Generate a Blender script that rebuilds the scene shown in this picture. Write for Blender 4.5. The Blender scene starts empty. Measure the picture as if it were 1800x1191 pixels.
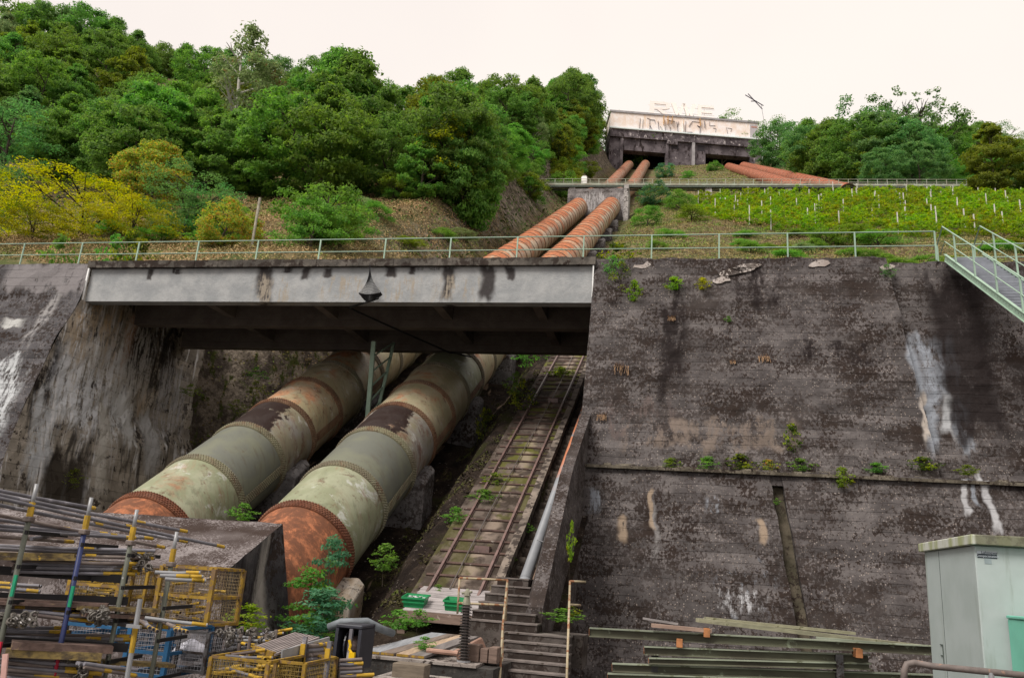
import bpy, math, random
import numpy as np
from mathutils import Vector, Matrix
rnd = random.Random(7)
C = bpy.context.scene.collection
SC = bpy.context.scene
# ---------------------------------------------------------------- camera
F_PX, PITCH, ROLL, YAW = 1430.0, math.radians(16.1), math.radians(4.14), math.radians(12.2)
_f = Vector((-math.sin(YAW)*math.cos(PITCH), math.cos(YAW)*math.cos(PITCH), math.sin(PITCH)))
_r = Vector((math.cos(YAW), math.sin(YAW), 0)); _u = _r.cross(_f)
_r2 = _r*math.cos(ROLL)+_u*math.sin(ROLL); _u2 = _u*math.cos(ROLL)-_r*math.sin(ROLL)
cam = bpy.data.objects.new("camera", bpy.data.cameras.new("camera")); C.objects.link(cam)
cam.matrix_world = Matrix(((_r2.x, _u2.x, -_f.x, 0), (_r2.y, _u2.y, -_f.y, 0), (_r2.z, _u2.z, -_f.z, 0), (0, 0, 0, 1)))
cam.data.sensor_width = 36.0; cam.data.lens = F_PX/1800*36; cam.data.clip_end = 3000; cam.data.clip_start = .1
SC.camera = cam
# ---------------------------------------------------------------- sky, sun, exposure
SUN_EL, SUN_AZ = math.radians(52), math.radians(215)
w = bpy.data.worlds.new("World"); SC.world = w; w.use_nodes = True
nt = w.node_tree; nt.nodes.clear()
sky = nt.nodes.new('ShaderNodeTexSky'); sky.sky_type = 'NISHITA'; sky.sun_disc = False
sky.sun_elevation = SUN_EL; sky.sun_rotation = SUN_AZ
tc = nt.nodes.new('ShaderNodeTexCoord'); sx = nt.nodes.new('ShaderNodeSeparateXYZ')
nt.links.new(tc.outputs['Generated'], sx.inputs[0])
b1 = nt.nodes.new('ShaderNodeBackground'); b1.inputs['Strength'].default_value = .05
nt.links.new(sky.outputs[0], b1.inputs[0])
cn = nt.nodes.new('ShaderNodeTexNoise'); cn.inputs['Scale'].default_value = 1.6; cn.inputs['Detail'].default_value = 4
nt.links.new(tc.outputs['Generated'], cn.inputs['Vector'])
rp = nt.nodes.new('ShaderNodeValToRGB'); rp.color_ramp.elements[0].position = .35; rp.color_ramp.elements[0].color = (.86, .785, .745, 1)
rp.color_ramp.elements[1].position = .65; rp.color_ramp.elements[1].color = (.94, .865, .80, 1)
nt.links.new(cn.outputs['Fac'], rp.inputs[0])
b2 = nt.nodes.new('ShaderNodeBackground'); b2.inputs['Strength'].default_value = .94
nt.links.new(rp.outputs[0], b2.inputs[0])
mx = nt.nodes.new('ShaderNodeMixShader'); mx.inputs[0].default_value = .93
nt.links.new(b1.outputs[0], mx.inputs[1]); nt.links.new(b2.outputs[0], mx.inputs[2])
wo = nt.nodes.new('ShaderNodeOutputWorld'); nt.links.new(mx.outputs[0], wo.inputs[0])
sd = bpy.data.lights.new("sun", 'SUN'); sd.energy = 3.3; sd.angle = math.radians(24); sd.color = (1, .95, .87)
so = bpy.data.objects.new("sun", sd); C.objects.link(so)
_d = Vector((math.sin(SUN_AZ)*math.cos(SUN_EL), math.cos(SUN_AZ)*math.cos(SUN_EL), math.sin(SUN_EL)))
so.rotation_euler = _d.to_track_quat('Z', 'Y').to_euler()
SC.view_settings.view_transform = 'Standard'; SC.view_settings.look = 'None'
SC.view_settings.exposure = 0.32; SC.view_settings.gamma = 1
# ---------------------------------------------------------------- pixel -> point on a world plane (used as a survey of the photo)
def ray(u, v):
    return (_f*F_PX + _r2*(u-900) + _u2*(595.5-v)).normalized()
def aY(u, v, Y):
    r = ray(u, v); return r*(Y/r.y)
def aZ(u, v, Z):
    r = ray(u, v); return r*(Z/r.z)
def aX(u, v, X):
    r = ray(u, v); return r*(X/r.x)
def px(P):
    P = Vector(P); d = P.dot(_f); return (900+F_PX*P.dot(_r2)/d, 595.5-F_PX*P.dot(_u2)/d)
# ---------------------------------------------------------------- object helpers
def base(o):
    p = Vector((0, 0, 0))
    while o is not None:
        p = p+o.location; o = o.parent
    return p
def tag(o, label=None, cat=None, group=None, kind=None):
    if label: o['label'] = label
    if cat: o['category'] = cat
    if group: o['group'] = group
    if kind: o['kind'] = kind
    return o
def thing(name, label, cat, loc=(0, 0, 0), group=None):
    o = bpy.data.objects.new(name, None); C.objects.link(o); o.location = loc; o.empty_display_size = .2
    return tag(o, label, cat, group)
class MB:
    def __init__(s): s.v = []; s.f = []
    def add(s, vs, fs):
        n = len(s.v); s.v += [tuple(p) for p in vs]; s.f += [tuple(i+n for i in f) for f in fs]; return s
    def hexa(s, p):  # 8 corners: bottom 0-3, top 4-7
        return s.add(p, [(0, 3, 2, 1), (4, 5, 6, 7), (0, 1, 5, 4), (1, 2, 6, 5), (2, 3, 7, 6), (3, 0, 4, 7)])
    def box(s, x0, x1, y0, y1, z0, z1):
        return s.hexa([(x0, y0, z0), (x1, y0, z0), (x1, y1, z0), (x0, y1, z0), (x0, y0, z1), (x1, y0, z1), (x1, y1, z1), (x0, y1, z1)])
    def bar(s, a, b, w, h=None, up=(0, 0, 1), bev=0):
        a = Vector(a); b = Vector(b); h = h or w; d = (b-a).normalized(); up = Vector(up)
        if abs(d.dot(up)) > .98: up = Vector((0, 1, 0))
        x = d.cross(up).normalized()*w/2; z = x.cross(d).normalized()*h/2
        return s.hexa([a-x-z, a+x-z, b+x-z, b-x-z, a-x+z, a+x+z, b+x+z, b-x+z])
    def tube(s, pts, r, n=8, cap=True, r1=None, inner=None):
        pts = [Vector(p) for p in pts]; rings = []; m = len(pts); vs = []; fs = []
        prev = None
        for i, p in enumerate(pts):
            d = (pts[min(i+1, m-1)]-pts[max(i-1, 0)]).normalized()
            if prev is None:
                a = Vector((0, 0, 1)) if abs(d.z) < .9 else Vector((1, 0, 0))
                prev = d.cross(a).normalized()
            x = (prev-d*prev.dot(d)).normalized(); prev = x; y = d.cross(x)
            rr = r if r1 is None else r+(r1-r)*i/(m-1)
            for k in range(n):
                t = 2*math.pi*k/n; vs.append(p+(x*math.cos(t)+y*math.sin(t))*rr)
        for i in range(m-1):
            for k in range(n):
                k2 = (k+1) % n; fs.append((i*n+k, i*n+k2, (i+1)*n+k2, (i+1)*n+k))
        if cap: fs += [tuple(range(n-1, -1, -1)), tuple((m-1)*n+k for k in range(n))]
        return s.add(vs, fs)
    def prism(s, poly, fn, d0, d1):  # poly of (a,b), fn(a,b,d)->point
        n = len(poly); vs = [fn(a, b, d0) for a, b in poly]+[fn(a, b, d1) for a, b in poly]
        fs = [tuple(range(n)), tuple(range(2*n-1, n-1, -1))]+[(i, i+n, (i+1) % n+n, (i+1) % n) for i in range(n)]
        return s.add(vs, fs)
    def build(s, name, mat, parent=None, smooth=False, bevel=0, fixn=True):
        me = bpy.data.meshes.new(name); o = bpy.data.objects.new(name, me); C.objects.link(o)
        off = base(parent) if parent else Vector((0, 0, 0))
        if parent: o.parent = parent
        me.from_pydata([(p[0]-off.x, p[1]-off.y, p[2]-off.z) for p in s.v], [], s.f); me.materials.append(mat)
        if fixn:
            import bmesh
            bm = bmesh.new(); bm.from_mesh(me); bmesh.ops.recalc_face_normals(bm, faces=bm.faces)
            if bevel: bmesh.ops.bevel(bm, geom=list(bm.edges), offset=bevel, segments=1, affect='EDGES', clamp_overlap=True)
            bm.to_mesh(me); bm.free()
        if smooth:
            me.polygons.foreach_set('use_smooth', [True]*len(me.polygons))
        me.update(); return o
    def solo(s, name, mat, label, cat, group=None, **k):  # a thing that is one mesh, its origin at its middle
        vs = np.array(s.v); c = Vector(((vs[:, 0].min()+vs[:, 0].max())/2, (vs[:, 1].min()+vs[:, 1].max())/2, vs[:, 2].min()))
        s.v = [(p[0]-c.x, p[1]-c.y, p[2]-c.z) for p in s.v]
        o = s.build(name, mat, **k); o.location = c; return tag(o, label, cat, group)
# ---------------------------------------------------------------- material helpers
class MT:
    def __init__(s, name, rough=.85, spec=.3, metal=0):
        s.m = bpy.data.materials.new(name); s.m.use_nodes = True; s.nt = s.m.node_tree
        s.b = s.nt.nodes['Principled BSDF']; s.b.inputs['Roughness'].default_value = rough
        s.b.inputs['Specular IOR Level'].default_value = spec; s.b.inputs['Metallic'].default_value = metal
        g = s.nt.nodes.new('ShaderNodeNewGeometry'); s.pos = g.outputs['Position']; s.nrm = g.outputs['Normal']
        t = s.nt.nodes.new('ShaderNodeTexCoord'); s.obj = t.outputs['Object']; s.geo = g
        oi = s.nt.nodes.new('ShaderNodeObjectInfo'); s.rand = oi.outputs['Random']
        s._sep = {}
    def lk(s, a, sock):
        if isinstance(a, (int, float)):
            sock.default_value = a if not hasattr(sock.default_value, '__len__') else (a,)*len(sock.default_value)
        elif isinstance(a, (tuple, list)):
            n = len(sock.default_value); a = tuple(a)
            sock.default_value = a+(1,)*(n-len(a)) if len(a) < n else a[:n]
        else: s.nt.links.new(a, sock)
    def math(s, op, a, b=0, c=0, clamp=False):
        n = s.nt.nodes.new('ShaderNodeMath'); n.operation = op; n.use_clamp = clamp
        s.lk(a, n.inputs[0]); s.lk(b, n.inputs[1]); s.lk(c, n.inputs[2]); return n.outputs[0]
    def mul(s, a, b): return s.math('MULTIPLY', a, b)
    def plus(s, a, b): return s.math('ADD', a, b)
    def sep(s, vec):
        k = id(vec)
        if k not in s._sep:
            n = s.nt.nodes.new('ShaderNodeSeparateXYZ'); s.lk(vec, n.inputs[0]); s._sep[k] = (n.outputs, vec)
        return s._sep[k][0]
    def scale(s, vec, sc, loc=(0, 0, 0)):
        n = s.nt.nodes.new('ShaderNodeMapping'); s.lk(vec, n.inputs['Vector']); n.inputs['Scale'].default_value = sc
        n.inputs['Location'].default_value = loc; return n.outputs[0]
    def noise(s, vec, sc=1, det=3, rough=.55, dist=0, st=None, col=False):
        if st: vec = s.scale(vec, st)
        n = s.nt.nodes.new('ShaderNodeTexNoise'); s.lk(vec, n.inputs['Vector']); n.inputs['Scale'].default_value = sc
        n.inputs['Detail'].default_value = det; n.inputs['Roughness'].default_value = rough; n.inputs['Distortion'].default_value = dist
        return n.outputs['Color' if col else 'Fac']
    def vor(s, vec, sc, out='Distance', feat='F1'):
        n = s.nt.nodes.new('ShaderNodeTexVoronoi'); n.feature = feat; s.lk(vec, n.inputs['Vector']); n.inputs['Scale'].default_value = sc
        return n.outputs[out]
    def white(s, v):
        n = s.nt.nodes.new('ShaderNodeTexWhiteNoise'); n.noise_dimensions = '1D'; s.lk(v, n.inputs['W']); return n.outputs['Value']
    def ramp(s, f, a, b, c=0, d=1):  # smooth map a..b -> c..d
        n = s.nt.nodes.new('ShaderNodeMapRange'); n.interpolation_type = 'SMOOTHSTEP'; s.lk(f, n.inputs[0])
        n.inputs[1].default_value = a; n.inputs[2].default_value = b; n.inputs[3].default_value = c; n.inputs[4].default_value = d
        return n.outputs[0]
    def mix(s, f, a, b):
        n = s.nt.nodes.new('ShaderNodeMix'); n.data_type = 'RGBA'; s.lk(f, n.inputs[0]); s.lk(a, n.inputs[6]); s.lk(b, n.inputs[7])
        return n.outputs[2]
    def hsv(s, c, h=.5, sa=1, v=1):
        n = s.nt.nodes.new('ShaderNodeHueSaturation'); s.lk(h, n.inputs[0]); s.lk(sa, n.inputs[1]); s.lk(v, n.inputs[2]); s.lk(c, n.inputs[4])
        return n.outputs[0]
    def col(s, c): s.lk(c, s.b.inputs['Base Color']); return s
    def rough(s, v): s.lk(v, s.b.inputs['Roughness']); return s
    def bump(s, h, dist=.02, st=1):
        n = s.nt.nodes.new('ShaderNodeBump'); n.inputs['Distance'].default_value = dist; n.inputs['Strength'].default_value = st
        s.lk(h, n.inputs['Height']); s.nt.links.new(n.outputs[0], s.b.inputs['Normal']); return s
    def band(s, v, lo, hi, soft):  # 1 inside lo..hi
        return s.mul(s.ramp(v, lo-soft, lo+soft), s.ramp(v, hi-soft, hi+soft, 1, 0))
# ---------------------------------------------------------------- concrete
def concrete(name, c1, c2, moss=.5, pebble=.5, boards=.42, streaks=(), dark=(.019, .015, .014), mossscale=8.0, big=.25, runs=0, runcol=(.80, .80, .82)):
    """board-marked weathered concrete; streaks: (coord 'x'|'y', centre, halfwidth, z top, z bottom, colour, density)"""
    m = MT(name, .93, .18); P = m.pos; X = m.sep(P); z = X[2]
    large = m.noise(P, big, 4, .6); mid = m.noise(P, 1.3, 5, .65)
    c = m.mix(m.ramp(mid, .35, .68), c1, c2)
    if boards:
        k = m.math('DIVIDE', m.plus(z, m.mul(m.noise(P, .35, 2), .18)), boards); fl = m.math('FLOOR', k)
        c = m.hsv(c, .5, 1, m.plus(.78, m.mul(m.white(fl), .44)))
        fr = m.math('FRACT', k); line = m.ramp(fr, 0, .06, 1, 0)
        line = m.mul(line, m.ramp(m.noise(P, 1.1, 3, .5, 0, (1, 1, .5)), .34, .5))
        c = m.mix(m.mul(line, .5), c, (c1[0]*.3, c1[1]*.3, c1[2]*.3))
    if pebble:
        d = m.vor(P, 15.0); pc = m.nt.nodes.new('ShaderNodeSeparateColor'); m.lk(m.vor(P, 15.0, 'Color'), pc.inputs[0])
        pk = m.mul(m.mul(m.ramp(d, .26, .34, 1, 0), m.ramp(pc.outputs[0], .66, .7)), m.ramp(m.noise(P, .5, 3), .36, .55, .25, 1))
        c = m.mix(m.mul(pk, pebble), c, m.mix(pc.outputs[1], (.22, .17, .14), (.38, .33, .30)))
    if moss:
        mn = m.noise(P, mossscale, 6, .72, 0, (1, 1, .8)); th = m.plus(m.mul(m.noise(P, .4, 5, .65, 0, (1, 1, 2.6)), 1.1), m.mul(m.noise(P, 1.6, 4, .6, 0, (1, 1, 1.6)), .55))
        mk = m.ramp(m.math('SUBTRACT', m.plus(mn, m.mul(th, .6)), 1.09-moss*.13), -.02, .022)
        c = m.mix(m.mul(mk, m.ramp(m.noise(P, .7, 3), .35, .6, .6, .95)), c, m.mix(m.noise(P, 3, 2), dark, (.03, .018, .013)))
    if runs:  # lime and soot runs following gravity
        r1 = m.noise(P, 2.4, 5, .68, .25, (1, 1, .07)); r2 = m.noise(P, .8, 4, .6, .4, (1, 1, .22)); r3 = m.noise(P, 1.7, 5, .7, .3, (1, 1, .10))
        c = m.mix(m.mul(m.mul(m.ramp(m.plus(m.mul(r3, .6), m.mul(r2, .4)), .52, .60), .85), runs), c, (.03, .026, .024))
        c = m.mix(m.mul(m.ramp(m.plus(m.mul(r1, .7), m.mul(m.noise(P, .45, 3), .3)), .53, .63), .85*runs), c, runcol)
    h = m.plus(m.mul(m.noise(P, 6, 6, .7), 1), m.mul(mid, 1.2))
    if boards: h = m.math('SUBTRACT', h, m.mul(line, .5))
    for ax, cc, hw, zt, zb, colr, den in streaks:
        a = X[0] if ax == 'x' else X[1]
        a2 = m.plus(a, m.mul(m.math('SUBTRACT', m.noise(P, .8, 3), .5), .9))
        zz = m.plus(z, m.mul(m.math('SUBTRACT', m.noise(P, 1.7, 3, .5, 0, (1, 1, .15)), .5), (zt-zb)*1.1))
        box = m.mul(m.band(a2, cc-hw, cc+hw, min(.3, hw*.5)), m.band(zz, zb, zt, (zt-zb)*.12))
        n1 = m.plus(m.mul(m.noise(P, 4.5 if colr[0] > .2 else 1.8, 6, .72, .3, (1, 1, .12 if colr[0] > .2 else .3)), .7), m.mul(m.noise(P, 6, 5, .75), .3))
        c = m.mix(m.mul(m.mul(box, m.ramp(n1, .58-den*.26, .68-den*.22)), .88 if colr[0] > .2 else .93), c, colr)
    m.col(c).bump(h, .03, .8)
    return m.m
def simple(name, c, rough=.7, var=.25, sc=4, c2=None, spec=.3, metal=0, spots=None, obj=False, bump=0, st=None, spotscale=6, thr=.6):
    m = MT(name, rough, spec, metal); P = m.obj if obj else m.pos
    n = m.noise(P, sc, 5, .6, 0, st)
    col = m.mix(m.ramp(n, .35, .65), c, c2 or tuple(x*(1-var) for x in c))
    if spots: col = m.mix(m.ramp(m.noise(P, spotscale, 5, .65), thr, thr+.06), col, spots)
    col = m.hsv(col, .5, 1, m.plus(.9, m.mul(m.rand, .2)))
    m.col(col)
    if bump: m.bump(n, bump)
    return m.m
# ---------------------------------------------------------------- long profile of the incline (pipe axis height over distance)
PY = [10, 20, 30, 50, 80, 123, 150, 180, 262, 300]
PZ = [-5.0, -2.7, 3.55, 16.0, 33.3, 59.1, 75.4, 91.6, 142.2, 164]
def pipez(Y): return float(np.interp(Y, PY, PZ))
def px1(Y): return float(np.interp(Y, [0, 123, 180, 262], [-17.05, -17.05, -17.9, -19.0]))
def px2(Y): return float(np.interp(Y, [0, 123, 180, 262], [-11.6, -11.6, -12.2, -13.2]))
DECK = 12.45
def sstep(x, a, b):
    t = np.clip((x-a)/(b-a), 0, 1); return t*t*(3-2*t)
_rs = np.random.RandomState(3); _ph = _rs.rand(12, 3)*6.28
def wob(x, y, s):
    v = 0
    for i in range(4):
        k = s*(1.7**i); v = v+np.sin(x*k*(.9+.1*i)+_ph[i, 0]+1.3*np.sin(y*k*.7+_ph[i, 1]))*np.cos(y*k*1.1+_ph[i, 2])/(1.6**i)
    return v
def terr(x, Y):
    x = np.asarray(x, float); Y = np.asarray(Y, float)
    P = np.interp(Y, PY, PZ)-2.35
    n = wob(x, Y, .12)*.5+wob(x, Y, .5)*.12
    right = P+1.6+n*.8
    R = P*0+right+sstep(x, 25, 60)*(-.02*(Y-60))*(Y > 60)
    R = np.maximum(R, 12.0-.002*(Y-31))
    lrise = 6.5+.07*(Y-60)*(Y > 60)
    L = P+1.5+lrise+n+.32*np.maximum(0, -x-48)*sstep(Y, 55, 110)+.02*np.maximum(0, Y-150)
    cap = 96+.3*np.clip(x+141, -20, 120)+sstep(x, -60, -25)*60+wob(x, Y, .05)*1.5
    L = np.where(L > cap-6, cap-6*np.exp(-np.maximum(L-cap+6, 0)/6.), L)
    L = np.maximum(L, 12.0)
    t = sstep(x, np.interp(Y, [100, 150, 200], [-29, -34, -37]), np.interp(Y, [100, 150], [-20.2, -22])); LL = L*(1-t)+(P+.3)*t
    LL = np.where(Y < 58, np.where(x < -20.4, np.maximum(L-2*t, 12.0), P), LL)
    t2 = sstep(x, -9.2, -6.2); h = np.where(x < -15, LL, P*(1-t2)+R*t2)
    # the cut below the bridge
    Xl = np.interp(Y, [0, 39, 43, 60], [-29, -28.6, -24.5, -20.5])
    cut = (Y < 62)
    ch = sstep(x, Xl, Xl+1.7)*(1-sstep(x, -2.3, -1.2))
    fade = 1-sstep(Y, 52, 62)
    low = np.where(x < -19.2, np.minimum(P-1.2, -3+np.maximum(0, Y-39.3)*1.75+wob(x, Y, .9)*.5), P-1.2)
    h = np.where(cut, h*(1-ch*fade)+low*ch*fade, h)
    # bed of the right-hand pair of pipes
    xc = 19+(262-Y)*.105; bed = 75.8+(Y-152)*.59-2.4; k_ = np.exp(-((x-xc)/6.5)**4)*(Y > 125)*sstep(Y, 138, 152); h = np.where(h > bed, h*(1-k_)+bed*k_, h)
    # plateau behind the valve house
    pl = 152+.25*(Y-275); h = np.where(Y > 262, np.minimum(h, pl+wob(x, Y, .05)), h)
    # yard in front of the walls
    yd = sstep(Y, 31.5, 32.6); h = h*yd+(-4.0)*(1-yd)
    return h
def T(x, Y): return float(terr(x, Y))
def onT(u, v, y0=33, y1=300):
    r = ray(u, v); Y = y0
    while Y < y1:
        p = r*(Y/r.y)
        if p.z <= T(p.x, Y) and Y > 40: return Vector((p.x, Y, T(p.x, Y)))
        Y += .5
    return None
def make_sheet(name, xs, ys, fn, mat, kind='structure'):
    X, Yy = np.meshgrid(xs, ys); Z = fn(X, Yy); nx, ny = len(xs), len(ys)
    v = np.stack([X.ravel(), Yy.ravel(), Z.ravel()], 1); me = bpy.data.meshes.new(name)
    i = np.arange(ny-1)[:, None]*nx+np.arange(nx-1)[None, :]; f = np.stack([i, i+1, i+1+nx, i+nx], -1).reshape(-1, 4)
    me.from_pydata(v.tolist(), [], f.tolist()); me.materials.append(mat); me.polygons.foreach_set('use_smooth', [True]*len(me.polygons))
    o = bpy.data.objects.new(name, me); C.objects.link(o); o['kind'] = kind; return o
# ground material: earth, dry scrub, rock where it is steep
m = MT('hillside_ground', .95, .1); P = m.pos; X = m.sep(P)
n1 = m.noise(P, .12, 4, .6); n2 = m.noise(P, 1.2, 5, .7)
g = m.mix(m.ramp(n1, .42, .58), (.085, .06, .035), (.07, .085, .028)); g = m.mix(m.ramp(n2, .45, .62), g, (.19, .15, .08))
steep = m.ramp(m.sep(m.nrm)[2], .45, .7, 1, 0)
rk = m.mix(m.ramp(m.noise(P, .9, 6, .7), .4, .62), (.06, .048, .04), (.24, .20, .16))
rk = m.mix(m.ramp(m.noise(P, 1.6, 5, .7, 0, (1, 1, .5)), .52, .6), rk, (.05, .06, .015))
g = m.mix(steep, g, rk); yard = m.ramp(X[2], -3.9, -3.0, 1, 0)
g = m.mix(yard, g, m.mix(m.ramp(m.noise(P, 5, 5, .7), .4, .6), (.07, .065, .06), (.13, .12, .11)))
m.col(g).bump(m.plus(n2, m.noise(P, 4, 4, .7)), .25, .8); M_ground = m.m
xs = np.concatenate([np.arange(-620, -200, 30), np.arange(-200, -60, 4), np.arange(-60, -32, 1.6), np.arange(-32, -3, .6), np.arange(-3, 40, 1.2), np.arange(40, 160, 4), np.arange(160, 620, 30)])
ys = np.concatenate([np.arange(-300, 0, 20), np.arange(0, 28, 2), np.arange(28, 66, .7), np.arange(66, 140, 1.6), np.arange(140, 310, 4), np.arange(310, 900, 40)])
make_sheet('hillside', xs, ys, terr, M_ground)
# ---------------------------------------------------------------- channel floor (mossy concrete trough under the pipes)
def floorz(x, Y):
    P = np.interp(Y, PY, PZ)-2.5+0*x; tr = 4.02+.5965*(Y-30)-.28
    t = sstep(x, -9.7, -7.5); f = P*(1-t)+tr*t
    f = f+wob(x, Y, 1.3)*.16*(1-sstep(x, -8, -7.4))
    return np.where((x > -8) & (x <= -4.6), np.minimum(f, tr), f)-np.where(x > -4.65, .55, 0)
m = MT('mossy_channel_concrete', .93, .12); P = m.pos; X = m.sep(P)
c = m.mix(m.ramp(m.noise(P, 1.4, 6, .72), .42, .62), (.016, .011, .009), (.045, .032, .024))
c = m.mix(m.ramp(m.noise(P, .5, 4, .6), .56, .68), c, (.032, .032, .010))
c = m.mix(m.ramp(m.noise(P, 7, 5, .7), .62, .68), c, (.28, .24, .21))
st = m.mul(m.ramp(m.noise(P, 1.3, 3, .5, .3, (1, .25, .25)), .66, .70), m.ramp(X[0], -9.9, -8.6, 1, .25))
c = m.mix(m.mul(st, .8), c, (.34, .24, .17))
m.col(c).bump(m.noise(P, 3, 6, .75), .3, 1); M_floor = m.m
cx = np.concatenate([np.arange(-19.2, -10, .5), np.arange(-10, -4.7, .18), [-4.66, -4.64, -4.1, -3.6, -3.0]])
make_sheet('channel_floor', cx, np.arange(19.5, 62, .35), floorz, M_floor)
# ---------------------------------------------------------------- retaining walls
CD1, CD2 = (.066, .058, .058), (.124, .111, .110)
WHITE = (.42, .42, .44); BUFF = (.30, .23, .17); BLACK = (.013, .009, .009)
def wallY(z, x=0): return 30.56-.2*(12.4-z) if z > 3.9 else 28.55-.22*(3.9-z)
def wp(u, v, off=0):  # point of the right wall's face seen at a pixel
    lo, hi = 15., 31.
    r = ray(u, v)
    for _ in range(40):
        mid = (lo+hi)/2; p = r*(mid/r.y)
        if mid < wallY(p.z)+off: lo = mid
        else: hi = mid
    return r*(hi/r.y)
def stk(u, v0, v1, hwpx, col, den):
    a = wp(u, v0); b = wp(u, v1); hw = abs(wp(u+hwpx, v0).x-a.x); return ('x', (a.x+b.x)/2, hw, a.z, b.z, col, den)
LB = (.25, .27, .31)
streaks = [stk(1180, 520, 690, 24, BLACK, .8), stk(1330, 470, 540, 45, BLACK, .55), stk(1150, 860, 1000, 6, (.20, .19, .19), .6), stk(1148, 862, 930, 4, BUFF, 1.0),
           stk(1095, 910, 950, 8, BUFF, 1.0), stk(1335, 915, 955, 7, BUFF, 1.0), stk(1310, 985, 1075, 50, LB, .25), stk(1300, 1035, 1075, 40, WHITE, .45),
           stk(1695, 840, 900, 5, WHITE, .8), stk(1712, 842, 880, 4, LB, .8), stk(1735, 835, 925, 6, WHITE, .9), stk(1612, 595, 680, 12, LB, .9), stk(1645, 590, 700, 16, LB, .7), stk(1672, 592, 650, 14, LB, .6), stk(1650, 650, 690, 40, LB, .3), stk(1640, 690, 790, 16, LB, .8), stk(1672, 690, 770, 9, (.38, .39, .41), .9), stk(1700, 690, 790, 14, LB, .6),
           stk(1624, 680, 770, 6, (.40, .35, .31), .9), stk(1045, 862, 905, 10, LB, .6), stk(1480, 600, 640, 80, BLACK, .45), stk(1250, 870, 900, 14, LB, .4),
           stk(1700, 470, 760, 50, BLACK, 1.0), stk(1770, 620, 850, 36, BLACK, .8), stk(1120, 700, 760, 60, (.11, .085, .08), .5), stk(1250, 740, 790, 150, (.17, .135, .115), .5)]
M_wallR = concrete('dark_pebbled_concrete', CD1, CD2, moss=.62, pebble=.7, boards=.31, streaks=streaks, mossscale=11)
M_wallR2 = concrete('dark_pebbled_concrete_plain', CD1, CD2, moss=.7, pebble=.6, boards=.31, mossscale=11, streaks=streaks[8:23])
RW = thing('retaining_wall', 'huge dark pebbled concrete wall right of the bridge, ledge across its middle', 'wall', (5, 29, -4))
def face_grid(x0, x1, z0, z1, off, nx, nz, amp, xl=None, xr=None, seed=0):
    """a battered slab: front grid with roughness and a straight back"""
    mb = MB(); vs = []
    for j in range(nz+1):
        z = z0+(z1-z0)*j/nz
        a = xl(z) if xl else x0; b = xr(z) if xr else x1
        for i in range(nx+1):
            x = a+(b-a)*i/nx; e = amp*float(wob(x*1.0+seed, z*1.7, .9))+amp*.5*float(wob(x+9, z*2, 2.6))
            ed = -.06*rnd.random() if (i in (0, nx)) else 0
            vs.append((x+(rnd.random()-.5)*.05*(i in (0, nx)), wallY(z)+off+e-ed, z+(rnd.random()-.3)*.09*(j == nz)))
    n = len(vs); fs = []
    for j in range(nz):
        for i in range(nx):
            k = j*(nx+1)+i; fs.append((k, k+1, k+nx+2, k+nx+1))
    zb = (z0, z1)
    cor = [0, nx, nz*(nx+1)+nx, nz*(nx+1)]
    back = [(vs[c][0], 33.0, vs[c][2]) for c in cor]; vs += back
    fs += [tuple(range(0, nx+1))+(n+1, n), tuple(range(nz*(nx+1)+nx, nz*(nx+1)-1, -1))+(n+3, n+2)]
    fs += [tuple(j*(nx+1) for j in range(nz, -1, -1))+(n, n+3), tuple(j*(nx+1)+nx for j in range(nz+1))+(n+2, n+1)]
    return mb.add(vs, fs)
xlL = lambda z: -3.42-.012*(12.4-z)
xr_hi = lambda z: 7.35-.12*(12.4-z)+.02  # slanted right edge of the upper slab
pA = wp(1565, 480); pB = wp(1645, 800)
xr_hi = lambda z: pA.x+(pB.x-pA.x)*(z-pA.z)/(pB.z-pA.z)
face_grid(0, 0, 3.92, DECK-.05, 0, 46, 34, .035, xlL, xr_hi).build('upper_wall', M_wallR, RW)
face_grid(0, 22, 3.7, DECK-.12, .42, 50, 30, .05, lambda z: xr_hi(z)-.6, None, 5).build('recessed_wing', M_wallR2, RW)
# lower wall with the drain slot
sl0 = wp(1357, 852); sl1 = wp(1400, 1095)
sx0 = lambda z: sl0.x+(sl1.x-sl0.x)*(z-sl0.z)/(sl1.z-sl0.z)
face_grid(0, 0, -4.2, 3.9, 0, 26, 26, .035, lambda z: -3.62+.0*z, lambda z: sx0(z)-.02).build('lower_wall', M_wallR, RW)
face_grid(0, 22, -4.2, 3.9, 0, 44, 26, .035, lambda z: sx0(z)+.36, None, 3).build('lower_wall', M_wallR, RW)
zt = sl0.z
mb = MB(); mb.hexa([(sx0(3.9)-.05, wallY(3.9)+.015, zt), (sx0(3.9)+.42, wallY(3.9)+.015, zt), (sx0(3.9)+.42, 33, zt), (sx0(3.9)-.05, 33, zt), (sx0(3.9)-.05, wallY(3.9)+.02, 3.89), (sx0(3.9)+.42, wallY(3.9)+.02, 3.89), (sx0(3.9)+.42, 33, 3.89), (sx0(3.9)-.05, 33, 3.89)]); mb.build('slot_lintel', M_wallR, RW)
m_slot = concrete('slot_concrete', (.05, .045, .03), (.12, .10, .075), moss=.1, pebble=0, boards=0)
mb = MB(); z0 = -4.2
mb.hexa([(sx0(z0)-.1, wallY(z0)+.40, z0), (sx0(z0)+.5, wallY(z0)+.40, z0), (sx0(z0)+.5, 33, z0), (sx0(z0)-.1, 33, z0), (sx0(zt)-.1, wallY(zt)+.40, zt-.01), (sx0(zt)+.5, wallY(zt)+.40, zt-.01), (sx0(zt)+.5, 33, zt-.01), (sx0(zt)-.1, 33, zt-.01)]); mb.build('drain_slot', m_slot, RW)
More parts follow.
